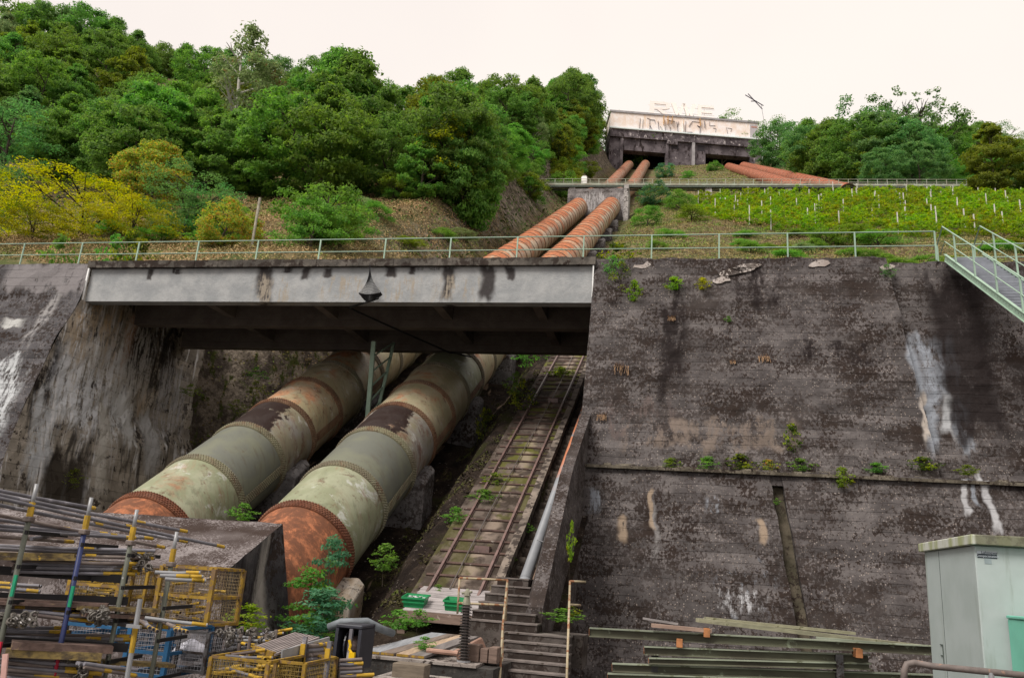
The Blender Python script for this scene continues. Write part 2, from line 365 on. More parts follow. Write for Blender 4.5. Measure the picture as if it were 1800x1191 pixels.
# side wall to the channel and the rough ledge strip
MB().box(-3.3, 9, 33.0, 46, -3.0, DECK-.06).build('wall_body', M_wallR2, RW)
mb = MB()
for i in range(60):
    x = -3.5+i*.42+rnd.random()*.1
    if rnd.random() < .75:
        w_ = .2+rnd.random()*.3; mb.hexa([(x, 28.48+rnd.random()*.08, 3.86), (x+w_, 28.5, 3.86), (x+w_, 28.95, 3.86), (x, 28.95, 3.86), (x+.03, 28.58, 3.94+rnd.random()*.05), (x+w_-.03, 28.6, 3.94+rnd.random()*.05), (x+w_, 28.93, 3.96), (x, 28.93, 3.96)])
mb.bar((-3.6, 28.46, 3.83), (21, 28.46, 3.83), .14, .10).build('ledge_rubble_lip', concrete('ledge_rubble_mat', (.07, .06, .045), (.16, .14, .11), moss=.4, boards=0), RW)  # the long bar is a lip added to draw a shadow line
mb = MB()  # spalled pale patches on the coping
for (u, v, s) in ((1290, 478, 1.0), (1310, 470, .8), (1440, 464, .7), (1560, 470, .4), (1130, 466, .5), (1270, 492, .5)):
    p = wp(u, v); 
    vs = [(p.x+math.cos(t)*s*(.5+.3*rnd.random()), 0, p.z+math.sin(t)*.16*(.6+.6*rnd.random())+math.cos(t)*s*.12) for t in np.linspace(0, 6.28, 12)[:-1]]
    vs = [(a, wallY(c_)-.05, c_) for a, _, c_ in vs]; n = len(vs); vs += [(a, b+.2, c_) for a, b, c_ in vs]
    mb.add(vs, [tuple(range(n))]+[(i, (i+1) % n, (i+1) % n+n, i+n) for i in range(n)])
mb.build('spalled_patch', concrete('spalled_concrete', (.26, .22, .2), (.42, .38, .36), moss=.25, pebble=.3, boards=0), RW)
# wedge-shaped flank between wall and stairs
M_flank = concrete('flank_concrete', CD1, CD2, moss=.95, pebble=.8, boards=0, mossscale=12)
FL = thing('flank_wall', 'low sloping pebbled concrete flank between the gutter pipe and the big wall', 'wall', (-4, 27, -4))
def trz(Y): return 4.02+.5965*(Y-30)
mb = MB(); n = 30; vs = []
for i in range(n+1):
    Y = 20.6+(38.5-20.6)*i/n; zl = trz(Y)-.45; zt_ = trz(Y)+2.2 if Y > 25 else trz(25)+2.2-(25-Y)*.9
    xl_ = -4.0-.012*(Y-21)*0; xt = -3.55
    j = .04*(rnd.random()-.5); bz = -4.0
    vs += [(xl_+j, Y, zl), (xt+j, Y, zt_), (-3.2, Y, zt_), (-3.2, Y, bz), (xl_+j, Y, bz)]
fs = []
for i in range(n):
    for k in range(5): a = i*5+k; b = i*5+(k+1) % 5; fs.append((a, b, b+5, a+5))
fs += [(4, 3, 2, 1, 0), tuple(n*5+k for k in range(5))]
mb.add(vs, fs).build('sloping_face', M_flank, FL)
# ---------------------------------------------------------------- left retaining wall
LW = thing('retaining_wall', 'grey concrete abutment wall left of the bridge with white lime streaks on its side', 'wall', (-35, 30, -4))
def yst(u, v0, v1, hwpx, col, den):
    a = aX(u, v0, -26.6); b = aX(u, v1, -26.6); hw = abs(aX(u+hwpx, v0, -26.6).y-a.y); return ('y', (a.y+b.y)/2, hw, a.z, b.z, col, den)
ls = [yst(205, 550, 700, 75, (.42, .30, .18), .5), yst(130, 600, 740, 45, (.66, .68, .72), .62), yst(175, 590, 800, 28, (.60, .61, .64), .6), yst(215, 610, 770, 22, (.6, .61, .62), .55),
      yst(250, 730, 830, 14, (.52, .52, .53), .9), yst(230, 560, 640, 10, (.36, .17, .08), .8), yst(268, 560, 690, 40, BLACK, .75), yst(70, 690, 830, 22, (.50, .52, .55), .7), yst(165, 700, 850, 10, (.48, .46, .42), .8),
      yst(300, 640, 760, 25, (.4, .39, .4), .5), yst(240, 570, 700, 30, (.46, .44, .42), .5), yst(150, 560, 640, 40, (.40, .33, .25), .5), yst(80, 590, 700, 20, BLACK, .6), yst(95, 800, 940, 34, (.035, .028, .022), 1.3), yst(215, 700, 780, 12, (.62, .62, .62), .9)]
ls2 = [('x', -29.3, .55, 9.5, 9.0, (.42, .42, .41), .9), ('x', -28.6, 1.4, 7.0, 3.2, (.5, .52, .54), .6), ('x', -27.9, .25, 12, 8, (.25, .24, .24), .6), ('x', -28.5, 2.5, 12.4, 11.0, (.20, .185, .19), .8)]
M_wallL = concrete('lime_streaked_concrete', (.22, .195, .165), (.37, .33, .28), moss=.15, pebble=.1, boards=.5, runs=1.0, streaks=ls, big=.4, mossscale=4)
M_wallLf = concrete('dark_abutment_concrete', (.062, .058, .062), (.10, .095, .10), moss=.55, pebble=.45, streaks=ls2)
def lY(z):  # front face batter
    return float(np.interp(z, [-4, 2, 5.8, 8.5, 10.5, 12.4], [26.2, 27.7, 28.6, 29.4, 30.3, 30.56]))
def lX(z): return float(np.interp(z, [-4, 1.5, 4, 12.4], [-25.7, -26.2, -26.5, -26.62]))
nz = 36; mb = MB(); vs = []; nx = 30
for j in range(nz+1):
    z = -4+16.4*j/nz
    for i in range(nx+1):
        x = -62+(lX(z)+62)*(i/nx)**.45; vs.append((x, lY(z)+.05*float(wob(x, z, 1.2)), z))
fs = [(j*(nx+1)+i, j*(nx+1)+i+1, (j+1)*(nx+1)+i+1, (j+1)*(nx+1)+i) for j in range(nz) for i in range(nx)]
k = len(vs); vs += [(-62, 34, -4), (-62, 34, 12.4), (-26.7, 34, 12.4), (-26.7, 34, -4)]
fs += [(nz*(nx+1),)+tuple(nz*(nx+1)+i for i in range(1, nx+1))+(k+2, k+1)]
mb.add(vs, fs).build('front_face', M_wallLf, LW)
mb = MB(); vs = []; ny = 40
for j in range(nz+1):
    z = -4+16.4*j/nz
    for i in range(ny+1):
        y0 = lY(z)+.02; Y = y0+(41.5-y0)*i/ny; b = .06*float(wob(Y, z, 1.1))+.03*float(wob(Y*2, z*2, 2))
        s = float(sstep(z, 6.5, 4.5))*.55*float(sstep(Y, 31, 33.5))  # the face swells out lower down
        vs.append((lX(z)+b*(i > 0)+s, Y, z))
fs = [(j*(ny+1)+i, j*(ny+1)+i+1, (j+1)*(ny+1)+i+1, (j+1)*(ny+1)+i) for j in range(nz) for i in range(ny)]
k = len(vs); t0 = nz*(ny+1); vs += [(-30, 41.5, 12.4), (-30, 30.6, 12.4), (-30, 41.5, -4)]
fs += [tuple(range(t0, t0+ny+1))+(k, k+1), tuple(j*(ny+1)+ny for j in range(nz, -1, -1))+(k+2, k)]
mb.add(vs, fs).build('side_face', M_wallL, LW)
# ---------------------------------------------------------------- the bridge
xa, xb = -26.58, -3.46
fst = [('x', aY(u, 470, 30.5).x, aY(u+w_, 470, 30.5).x-aY(u, 470, 30.5).x, 12.15, zb_, (.03, .024, .024), d_) for u, w_, zb_, d_ in
       ((470, 14, 10.7, 1.1), (545, 7, 11.6, 1.0), (578, 7, 11.7, 1.0), (262, 5, 11.6, .9), (310, 10, 11.9, .7), (690, 8, 11.7, 1.0), (722, 6, 11.8, .9), (788, 10, 10.6, 1.3), (856, 11, 10.6, 1.2), (895, 8, 11.6, .8), (510, 8, 11.9, .7), (760, 40, 12.0, .5))]
fst += [('x', aY(u, 500, 30.5).x, .9, 11.7, 10.6, (.30, .26, .21), .4) for u in (480, 600, 700, 800)]
M_fascia = concrete('pale_fascia_concrete', (.255, .265, .275), (.35, .355, .36), moss=0, pebble=.05, boards=0, streaks=fst, big=.3)
M_coping = concrete('coping_concrete', (.05, .045, .04), (.13, .115, .10), moss=.75, pebble=.2, boards=0, mossscale=3)
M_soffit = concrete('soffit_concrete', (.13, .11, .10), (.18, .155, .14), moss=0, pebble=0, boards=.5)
BR = thing('bridge', 'grey concrete girder bridge spanning the pipe channel between the two walls', 'bridge', (-15, 34.6, 10.55))
MB().box(xa, xb, 30.58, 31.1, 10.57, 12.13).build('front_girder', M_fascia, BR)
mb = MB(); nseg = 60
for i in range(nseg):
    x0 = xa-.12+(xb-xa+.2)*i/nseg; x1 = xa-.12+(xb-xa+.2)*(i+1)/nseg; d0, d1 = rnd.random()*.03, rnd.random()*.03
    mb.box(x0, x1-.002, 30.40-d0, 31.2, 12.13, 12.44+d1)
mb.build('coping', M_coping, BR)
MB().box(xa, xb, 31.2, 38.9, 12.0, 12.4).build('deck_slab', M_soffit, BR)
for y0, y1 in ((34.1, 34.6), (38.1, 38.6)): MB().box(xa, xb, y0, y1, 10.58, 12.0).build('girder', M_soffit, BR)
for x in (-21.5, -16.2, -10.6, -6.2): MB().box(x, x+.4, 31.1, 38.1, 10.95, 11.995).build('cross_beam', M_soffit, BR)
M_white = simple('white_sealing_strip', (.8, .8, .8), .4, .1)
MB().bar((xa-.03, 30.42, 10.58), (xa-.03, 30.42, 12.1), .07, .07).build('joint_strip', M_white, BR)
MB().bar((xb-.0, 30.44, 10.75), (xb-.0, 30.44, 12.1), .05, .05).build('joint_strip', M_white, BR)
MB().box(-28.2, -26.64, 38.9, 40.4, 10.2, 12.3).build('end_block', concrete('end_block_mat', (.22, .2, .17), (.32, .29, .25), moss=.2, boards=0), BR)
# hanging net and rope
M_net = simple('black_netting', (.02, .02, .022), .6, .1)
mb = MB(); top = aY(649, 462, 30.30); bl = aY(633, 521, 30.2); brr = aY(668, 521, 30.2); N = 10
def netp(s, t):  # s across, t down
    wl = aY(649, 462, 30.3).lerp(aY(631, 515, 30.2), t); wr = aY(651, 462, 30.3).lerp(aY(670, 514, 30.2), t)
    k = t*t*.9+.1; c_ = (wl+wr)/2; p = c_+(wl.lerp(wr, s)-c_)*k/max(t, .12)*(.12 if t < .12 else t)
    p.z -= .12*t*math.sin(s*math.pi); p.y -= .12*math.sin(s*math.pi)*t; return p
for i in range(17): mb.tube([netp(i/16, t/8) for t in range(9)], .007, 3)
for j in range(1, 22): mb.tube([netp(s/8, j/21) for s in range(9)], .007, 3)
mb.tube([netp(s/8, 1) for s in range(9)], .03, 4)
for k_ in range(9): mb.tube([netp(s/8, 1)+Vector((0, .02*k_, -.02-.03*k_*math.sin(s/8*3.14))) for s in range(9)], .02, 3)
mb.tube([aY(665, 524, 30.2), Vector((-14.0, 31.15, 10.5)), Vector((-12.9, 34.2, 10.5)), Vector((-11.4, 38.1, 10.5)), Vector((-10.4, 38.7, 10.45))], .045, 5)
mb.solo('netting', M_net, 'black netting hanging in a bag over the bridge fascia', 'netting')
# ---------------------------------------------------------------- penstocks
def steel(name, paint, paint2, rust, amt, top=0.0, streaky=1.0, white=.0, brown=0.0):
    """painted riveted steel; amt how much rust, top extra rust where the shell faces up, brown = moss crust on the crown"""
    m = MT(name, .62, .35); P = m.pos; N = m.sep(m.nrm)
    a = m.noise(P, .8, 5, .6, .3); b = m.noise(P, 2.6, 6, .7, .2, (1, .8, .35)); c0 = m.mix(m.ramp(a, .38, .62), paint, paint2)
    c0 = m.mix(m.mul(m.ramp(b, .52, .66), .45*streaky), c0, tuple(x*.45 for x in paint))
    if white: c0 = m.mix(m.mul(m.ramp(m.noise(P, 1.1, 6, .72, .5), .57, .66), white), c0, (.55, .56, .55))
    up = m.ramp(N[2], .35, .95)
    rk = m.plus(m.noise(P, 1.0, 6, .68, .4, (1, 1, .6)), m.plus(m.mul(up, .22*top), amt-.5))
    rm = m.ramp(rk, .45, .72); rc = m.mix(m.ramp(m.noise(P, 4, 5, .7), .35, .65), rust, tuple(x*.5 for x in rust))
    c0 = m.mix(m.mul(rm, .9), c0, rc)
    c0 = m.mix(m.mul(m.ramp(m.plus(m.noise(P, 2.2, 6, .78, .3, (1, 1, .5)), m.plus(amt*.3, 0)), .66, .80), .8), c0, (.09, .035, .018))
    dr = m.ramp(m.noise(P, 3.5, 5, .7, .2, (.6, 1.6, .10)), .5, .72); side = m.ramp(m.math('ABSOLUTE', N[0]), .2, .8); c0 = m.mix(m.mul(m.mul(dr, side), .55), c0, m.mix(.5, rust, (.05, .045, .035)))
    if brown:
        bk = m.plus(m.noise(P, 1.6, 6, .72, .3), m.mul(m.ramp(N[2], .45, .95), .5))
        c0 = m.mix(m.ramp(bk, .98-brown*.28, 1.07-brown*.28), c0, (.022, .012, .010))
    m.col(c0).bump(m.plus(m.noise(P, 5, 5, .7), m.mul(b, .6)), .012, .6); m.rough(m.ramp(rm, 0, 1, .5, .85))
    return m.m
OR = (.42, .12, .04)
S = dict(
 end=steel('rust_orange_steel', (.30, .20, .14), (.36, .25, .18), (.40, .13, .05), .86, 1.0, 1, .3),
 lime=steel('pale_lime_paint_steel', (.21, .225, .14), (.29, .30, .21), (.30, .13, .07), .36, .35, 1, .55),
 grey=steel('grey_green_paint_steel', (.125, .13, .11), (.15, .155, .115), (.13, .09, .06), .18, 0, .25, 0),
 moss=steel('moss_crusted_steel', (.22, .20, .14), (.25, .24, .22), (.26, .10, .06), .46, .3, 1, .5, 1.0),
 mix=steel('mottled_cream_steel', (.30, .26, .16), (.34, .29, .20), (.50, .18, .07), .42, .75, 1, .4),
 mix2=steel('mottled_olive_steel', (.25, .22, .13), (.32, .28, .19), (.45, .16, .07), .38, .5, 1, .3),
 upo=steel('rusty_upper_steel', (.38, .30, .21), (.32, .24, .16), (.50, .14, .045), .52, 1.35, 1, .2),
 upo2=steel('paler_upper_steel', (.42, .35, .25), (.36, .29, .2), (.50, .16, .055), .44, 1.2, 1, .35),
 far=steel('far_rusty_steel', (.36, .24, .16), (.42, .29, .2), (.42, .13, .06), .52, .7, 1, .2),
 farr=steel('far_red_steel', (.42, .17, .10), (.36, .14, .08), (.45, .13, .065), .62, .6, 1, .1))
M_ring = steel('riveted_band_steel', (.21, .2, .13), (.15, .13, .09), (.22, .10, .05), .44, .2, 1, .1)
M_ringr = steel('rusty_band_steel', (.16, .07, .04), (.22, .09, .045), (.16, .05, .025), .6, .2, 1, .2)
M_ringd = steel('dark_band_steel', (.13, .08, .05), (.2, .13, .08), (.2, .08, .04), .5)
def frame_at(fx, fz, Y):
    d = (Vector((fx(Y+.5), Y+.5, fz(Y+.5)))-Vector((fx(Y-.5), Y-.5, fz(Y-.5)))).normalized()
    c = Vector((fx(Y), Y, fz(Y))); x = d.cross(Vector((0, 0, 1))).normalized(); y = x.cross(d); return c, d, x, y
def shell(mb, fx, fz, Y0, Y1, r0, r1, n=56, ns=None):
    ns = ns or max(1, int((Y1-Y0)/3)); vs = []; fs = []
    for j in range(ns+1):
        Y = Y0+(Y1-Y0)*j/ns; c, d, x, y = frame_at(fx, fz, Y); r = r0+(r1-r0)*j/ns
        for k in range(n): t = 2*math.pi*k/n; vs.append(c+(x*math.cos(t)+y*math.sin(t))*r)
    for j in range(ns):
        for k in range(n): fs.append((j*n+k, j*n+(k+1) % n, (j+1)*n+(k+1) % n, (j+1)*n+k))
    return mb.add(vs, fs)
def rivet(mb, c, nrm, t1, r=.034, h=.03):
    t2 = nrm.cross(t1); b = [c+(t1*math.cos(a)+t2*math.sin(a))*r for a in (0, 1.257, 2.513, 3.77, 5.027)]
    m_ = [c+(t1*math.cos(a)+t2*math.sin(a))*r*.6+nrm*h*.8 for a in (0, 1.257, 2.513, 3.77, 5.027)]
    mb.add(b+m_+[c+nrm*h], [(i, (i+1) % 5, (i+1) % 5+5, i+5) for i in range(5)]+[(i+5, (i+1) % 5+5, 10) for i in range(5)])
def pipe(root, fx, fz, ys, mats, R, near_rivets=None, seams=(), n=56, ringw=.3, rm=None):
    for i in range(len(ys)-1):
        dr = .012 if i % 2 else 0
        mt = mats(i, (ys[i]+ys[i+1])/2)
        sec = shell(MB(), fx, fz, ys[i]-.02, ys[i+1]+.02, R+dr, R+dr-.006, n).build('pipe_section', mt, root, smooth=True)
        if i and ringw:
            mb = MB(); Y = ys[i]
            if near_rivets and Y < near_rivets:
                shell(mb, fx, fz, Y-ringw/2, Y+ringw/2, R+.045, R+.045, n, 1)
                shell(mb, fx, fz, Y+ringw/2, Y+ringw/2+.01, R+.045, R-.02, n, 1); shell(mb, fx, fz, Y-ringw/2-.01, Y-ringw/2, R-.02, R+.045, n, 1)
                for q, dy in enumerate((-.11, -.035, .04, .115)):
                    c, d, x, y = frame_at(fx, fz, Y+dy)
                    for k in range(104):
                        t = 2*math.pi*(k+.5*(q % 2))/104
                        if -2.4 < t-2*math.pi < -1.3: continue
                        nn = x*math.cos(t)+y*math.sin(t); rivet(mb, c+nn*(R+.045), nn, d, .042, .04)
            else:
                q_ = .07; shell(mb, fx, fz, Y-q_, Y+q_, R+.045, R+.045, n, 1)
                shell(mb, fx, fz, Y+q_, Y+q_+.01, R+.045, R-.03, n, 1); shell(mb, fx, fz, Y-q_-.01, Y-q_, R-.03, R+.045, n, 1)
            mb.build('joint_ring', (rm(i) if rm else M_ring), root, smooth=False, fixn=False)
    for (Y0, Y1, ang, mt) in seams:
        mb = MB(); vs = []; fs = []; nn_ = 6; w_ = .24
        for j in range(2):
            Y = (Y0, Y1)[j]; c, d, x, y = frame_at(fx, fz, Y)
            for k in range(nn_): t = ang+w_*(k/(nn_-1)-.5); vs.append(c+(x*math.cos(t)+y*math.sin(t))*(R+.035))
        fs = [(k, k+1, nn_+k+1, nn_+k) for k in range(nn_-1)]; mb.add(vs, fs)
        m_ = int((Y1-Y0)/.105)
        for q in range(5):
            for j in range(m_):
                Y = Y0+(Y1-Y0)*(j+.5*(q % 2)+.25)/m_; c, d, x, y = frame_at(fx, fz, Y); t = ang+w_*.84*(q/4-.5); nv = x*math.cos(t)+y*math.sin(t)
                rivet(mb, c+nv*(R+.035), nv, d)
        mb.build('riveted_seam', mt, root, fixn=False)
R_ = 1.6
lowys = [20.3, 24.78, 27.35, 30.1, 32.5, 35.0, 37.3, 39.8, 42.3, 44.8, 47.3, 50]
lm = ['end', 'lime', 'grey', 'moss', 'mix', 'mix2', 'mix', 'mix2', 'mix', 'mix2', 'mix']
lm2 = ['end', 'lime', 'grey', 'moss', 'mix2', 'mix2', 'lime', 'mix', 'mix2', 'mix', 'mix']
upys = list(np.arange(60, 124, 2.0))+[130, 140]+list(np.arange(143, 262, 2.6))+[266]
def matf(tab):
    def f(i, Y):
        if Y < 50: return S[tab[i]]
        if Y < 60: return S['mix']
        if Y < 135: return S['upo' if (i*7+len(tab[1])) % 5 < 3 else 'upo2']
        return S['far']
    return f
for k, (fx, nm, tab) in enumerate(((px1, 'left', lm), (px2, 'right', lm2))):
    rt = thing('penstock_pipe', ['giant riveted penstock pipe nearer the left wall, climbing from rusty foot to hilltop building',
                                 'giant riveted penstock pipe nearer the rail track, climbing beside its twin to the hilltop building'][k], 'pipe', (fx(20.3), 20.3, pipez(20.3)), 'giant pipes climbing the hill')
    seams = [(27.5, 29.95, -.1, M_ring), (32.65, 34.9, -.1, M_ringd), (37.45, 39.7, -.1, M_ringd)]
    pipe(rt, fx, pipez, lowys+upys, matf(tab), R_, 45, seams, rm=lambda i: M_ringr if i == 1 else (M_ringd if i in (4, 5) or i > 11 else M_ring))
# the right-hand pair leaving the second opening of the hilltop building
A1, B1 = aY(1283, 293, 264), aY(1408, 330, 155); A2, B2 = aY(1308, 291, 266), aY(1478, 331, 150)
for k, (A, B) in enumerate(((A1, B1), (A2, B2))):
    B = B+(B-A)*.04
    A = A+(A-B)*.012
    fx = lambda Y, A=A, B=B: A.x+(B.x-A.x)*(Y-A.y)/(B.y-A.y); fz = lambda Y, A=A, B=B: A.z+(B.z-A.z)*(Y-A.y)/(B.y-A.y)-.4
    rt = thing('penstock_pipe', ['distant red pipe leaving the right opening of the hilltop building, left one of its pair', 'distant red pipe leaving the right opening of the hilltop building, right one of its pair'][k], 'pipe', tuple(B), 'giant pipes climbing the hill')
    pipe(rt, fx, fz, list(np.arange(B.y, A.y+2, 2.7)), lambda i, Y: S['farr'], R_, None, n=32, rm=lambda i: M_ringd)
# ---------------------------------------------------------------- saddles
M_sad = concrete('saddle_concrete', (.075, .07, .072), (.16, .15, .15), moss=.55, pebble=0, boards=0, streaks=())
M_sadb = concrete('brown_saddle_concrete', (.22, .16, .10), (.30, .27, .24), moss=.05, pebble=0, boards=0)
def saddle(fx, Y, mat, label, depth=1.2, wide=1.95):
    s = (pipez(Y+1)-pipez(Y-1))/2; zc = pipez(Y)
    mb = MB(); out = []
    pts = [(-wide, -3.0), (wide, -3.0), (wide, -.85), (wide-.2, -.65)]+[(math.cos(t)*1.62, math.sin(t)*1.62) for t in np.linspace(-.42, -math.pi+.42, 12)]+[(-wide+.2, -.65), (-wide, -.85)]
    vs = []
    for dy, extra in ((-depth/2, 0), (depth/2, 0)):
        for a, b in pts: vs.append((fx(Y)+a+(.02*rnd.random()), Y+dy, zc+s*dy+b+(.0 if b > -2.9 else -.6)))
    n = len(pts); fs = [tuple(range(n)), tuple(range(2*n-1, n-1, -1))]+[(i, i+n, (i+1) % n+n, (i+1) % n) for i in range(n)]
    mb.add(vs, fs); return mb.solo('pipe_saddle', mat, label, 'pipe support', 'concrete saddles under the pipes', bevel=.03)
saddle(px2, 24.2, M_sadb, 'buff faceted concrete saddle lowest under the right pipe, beside the plants', 1.0, 2.2)
saddle(px2, 31.2, M_sad, 'stained concrete saddle under the right pipe, second from the bottom')
saddle(px2, 38.4, M_sad, 'stained concrete saddle under the right pipe, third from the bottom with a plant beside it')
saddle(px2, 45.6, M_sad, 'dark concrete saddle under the right pipe, highest seen below the bridge')
for Y, t in ((31.2, 'dark concrete saddle below the grey section of the left pipe'), (38.4, 'dark concrete saddle under the left pipe beside the green lattice')): saddle(px1, Y, M_sad, t)
for Y, t in ((84, 'lowest dark saddle of the right pipe seen above the bridge railing'), (93, 'dark saddle of the right pipe, second above the bridge railing'), (102, 'dark saddle of the right pipe, third above the bridge railing'), (111, 'dark saddle of the right pipe just below the concrete portal')): saddle(px2, Y, M_sad, t, 1.6, 2.3)
# ---------------------------------------------------------------- green lattice ladder between the pipes
M_mint = simple('mint_green_paint', (.30, .42, .33), .5, .12, 2, spots=(.2, .2, .14), spotscale=9, thr=.72)
LT = thing('lattice_ladder', 'pale green steel lattice frame standing between the two big pipes under the bridge', 'ladder', (-14.3, 35.4, 6.2))
a0 = aX(646, 735, -14.3); a1 = aX(657, 600, -14.3); c0 = aX(668, 735, -14.2)+Vector((.0, 1.3, .3)); c1 = aX(690, 600, -14.2)+Vector((0, .2, 0))
MB().bar(a0, a1, .2, .12).build('post', M_mint, LT); MB().bar(a0+Vector((.15, .7, .2)), c1, .14, .1).build('post', M_mint, LT)
for i in range(5):
    t0, t1 = i/5, (i+1)/5; MB().bar(a0.lerp(a1, t0), (a0+Vector((.15, .7, .2))).lerp(c1, t1), .06, .06).build('brace', M_mint, LT)
MB().bar(a0, a0+Vector((.3, 1.5, .9)), .12, .08).build('foot_rail', M_mint, LT)
# ---------------------------------------------------------------- inclined rail track
TR = thing('rail_track', 'narrow rusty inclined rail track on a weedy concrete slab beside the pipes', 'rail track', (-5.9, 22, -1))
m = MT('mossy_slab_concrete', .93, .15); P = m.pos; X = m.sep(P)
c = m.mix(m.ramp(m.noise(P, 1.2, 5, .65), .42, .6), (.045, .034, .028), (.105, .083, .070))
c = m.mix(m.ramp(m.noise(P, 1.9, 5, .7, 0, (1, .5, .5)), .49, .60), c, (.035, .026, .02))
c = m.mix(m.mul(m.ramp(m.noise(P, .9, 4, .6, 0, (1, .6, .6)), .5, .6), m.ramp(X[1], 24, 33, .4, 1)), c, (.085, .085, .02))
cen = m.band(m.plus(X[0], m.mul(m.noise(P, .6, 3), .5)), -5.8, -5.35, .15)
c = m.mix(m.mul(cen, m.mul(.5, m.ramp(m.noise(P, 1.5, 4), .42, .58))), c, (.33, .26, .21))
m.col(c).bump(m.noise(P, 5, 6, .7), .03); M_slab = m.m
def slab_strip(name, x0, x1, dz0, dz1, y0, y1, mat, parent, step=1.2):
    mb = MB(); n = int((y1-y0)/step); vs = []
    for i in range(n+1):
        Y = y0+(y1-y0)*i/n; j = (rnd.random()-.5)*.03
        vs += [(x0+j, Y, trz(Y)+dz0), (x1+j, Y, trz(Y)+dz0), (x1+j, Y, trz(Y)+dz1), (x0+j, Y, trz(Y)+dz1)]
    fs = [(0, 1, 2, 3), tuple(n*4+k for k in (3, 2, 1, 0))]
    for i in range(n):
        for k in range(4): a = i*4+k; b = i*4+(k+1) % 4; fs.append((a, a+4, b+4, b))
    return mb.add(vs, fs).build(name, mat, parent)
slab_strip('slab', -7.15, -4.72, -1.6, -.14, 21.9, 58, M_slab, TR, .5)
slab_strip('slab_kerb', -4.95, -4.70, -1.4, .02, 22.2, 58, simple('pale_kerb_concrete', (.22, .18, .15), .9, .5, 2, spots=(.04, .03, .025), spotscale=3, thr=.5, bump=.02), TR)
M_rail = simple('rusty_rail_steel', (.16, .10, .09), .5, .4, 3, spec=.5, spots=(.16, .12, .11))
for xr in (-6.67, -5.24):
    mb = MB(); sl = .5965; 
    for (w_, z0_, z1_) in ((.12, -.12, -.10), (.03, -.10, -.04), (.07, -.04, 0)):
        Y0, Y1 = 22.1, 58; mb.hexa([(xr-w_/2, Y0, trz(Y0)+z0_), (xr+w_/2, Y0, trz(Y0)+z0_), (xr+w_/2, Y1, trz(Y1)+z0_), (xr-w_/2, Y1, trz(Y1)+z0_), (xr-w_/2, Y0, trz(Y0)+z1_), (xr+w_/2, Y0, trz(Y0)+z1_), (xr+w_/2, Y1, trz(Y1)+z1_), (xr-w_/2, Y1, trz(Y1)+z1_)])
    mb.build('rail', M_rail, TR)
M_slp = simple('rusty_sleeper', (.09, .055, .045), .9, .5, 3, spots=(.2, .17, .15), bump=.02)
for i in range(58):
    Y = 22.6+i*.6
    if i in (8, 25): continue
    MB().bar((-7.0, Y, trz(Y)-.13), (-4.95, Y, trz(Y)-.13), .10, .07, up=(0, -.5, .86)).build('sleeper', M_slp, TR)
M_cab = simple('steel_cable', (.10, .085, .08), .5, .2, spec=.6)
MB().tube([(-5.95+.15*math.sin(Y*.2), Y, trz(Y)-.03) for Y in np.arange(22.5, 50, 1.5)], .018, 5).build('haulage_cable', M_cab, TR)
for Y in (24.5, 36.5, 45.0):
    MB().box(-5.95, -5.5, Y-.15, Y+.15, trz(Y)-.2, trz(Y)+.02).build('cable_roller', M_rail, TR)
# galvanised screw rod beside the track
M_galv = simple('galvanised_steel', (.25, .255, .27), .4, .2, 3, spec=.6, spots=(.17, .14, .12), spotscale=5, thr=.62)
g0 = aX(727, 1045, -7.2); g1 = aX(838, 865, -7.2)
mb = MB(); mb.tube([g0, g0.lerp(g1, .82)], .05, 8); mb.tube([g0.lerp(g1, .80), g0.lerp(g1, .84)], .085, 8); mb.tube([g0.lerp(g1, .84), g1], .035, 8); mb.tube([g1-Vector((0, .1, .06)), g1], .06, 8); mb.tube([g0-Vector((0, .1, .06)), g0+Vector((0, .15, .09))], .10, 8)
mb.solo('support_rod', M_galv, 'long galvanised steel rod leaning up along the left rail of the track', 'rod')
# gutter trench: small steps, conduit pipe, side kerb
TS = thing('trench_steps', 'narrow concrete steps climbing in the trench right of the rail track', 'stairs', (-4.4, 22, -2))
M_step = concrete('mossy_step_concrete', (.05, .042, .035), (.12, .10, .085), moss=.5, pebble=.1, boards=0, mossscale=4)
for i in range(46):
    Y = 21.6+i*.46; z = trz(Y)-.40; MB().box(-4.68, -3.95, Y, Y+.9, z-.5, z).build('step', M_step, TS)
m = MT('grey_orange_conduit', .5, .4); P = m.pos; X = m.sep(P)
k = m.ramp(m.plus(X[1], m.mul(m.noise(P, .8, 4, .7), 6)), 30.5, 32.5)
m.col(m.mix(m.mul(k, m.ramp(m.noise(P, 1.3, 4, .6), .4, .5)), m.mix(m.noise(P, 2, 3), (.17, .18, .20), (.26, .27, .29)), (.45, .17, .09)))
CP = thing('conduit_pipe', 'grey drain pipe turning rusty orange higher up, lying in the trench beside the track', 'pipe', (-4.1, 22.6, 0))
c0_ = Vector((-4.1, 22.9, trz(22.9)+.12)); c1_ = Vector((-4.08, 43, trz(43)+.15))
MB().tube([c0_, c1_], .15, 14).build('pipe', m.m, CP, smooth=True); MB().tube([c0_, c0_+Vector((0, -.35, -.62))], .155, 14).build('pipe_end', m.m, CP, smooth=True)
for Y in (24.5, 26.6, 30, 34, 38): MB().tube([(-4.1, Y, trz(Y)+.30), (-3.7, Y, trz(Y)+.2), (-3.62, Y, trz(Y)+.1)], .02, 5).build('bracket', M_galv, CP)
MB().bar((-3.86, 22.3, trz(22.3)+.1), (-3.84, 36, trz(36)+.12), .07, .07).solo('edge_bar', simple('rusty_angle_bar', (.22, .14, .10), .7, .4, 3, spots=(.34, .27, .23)), 'thin rusty angle bar running up right of the drain pipe', 'metal bar')
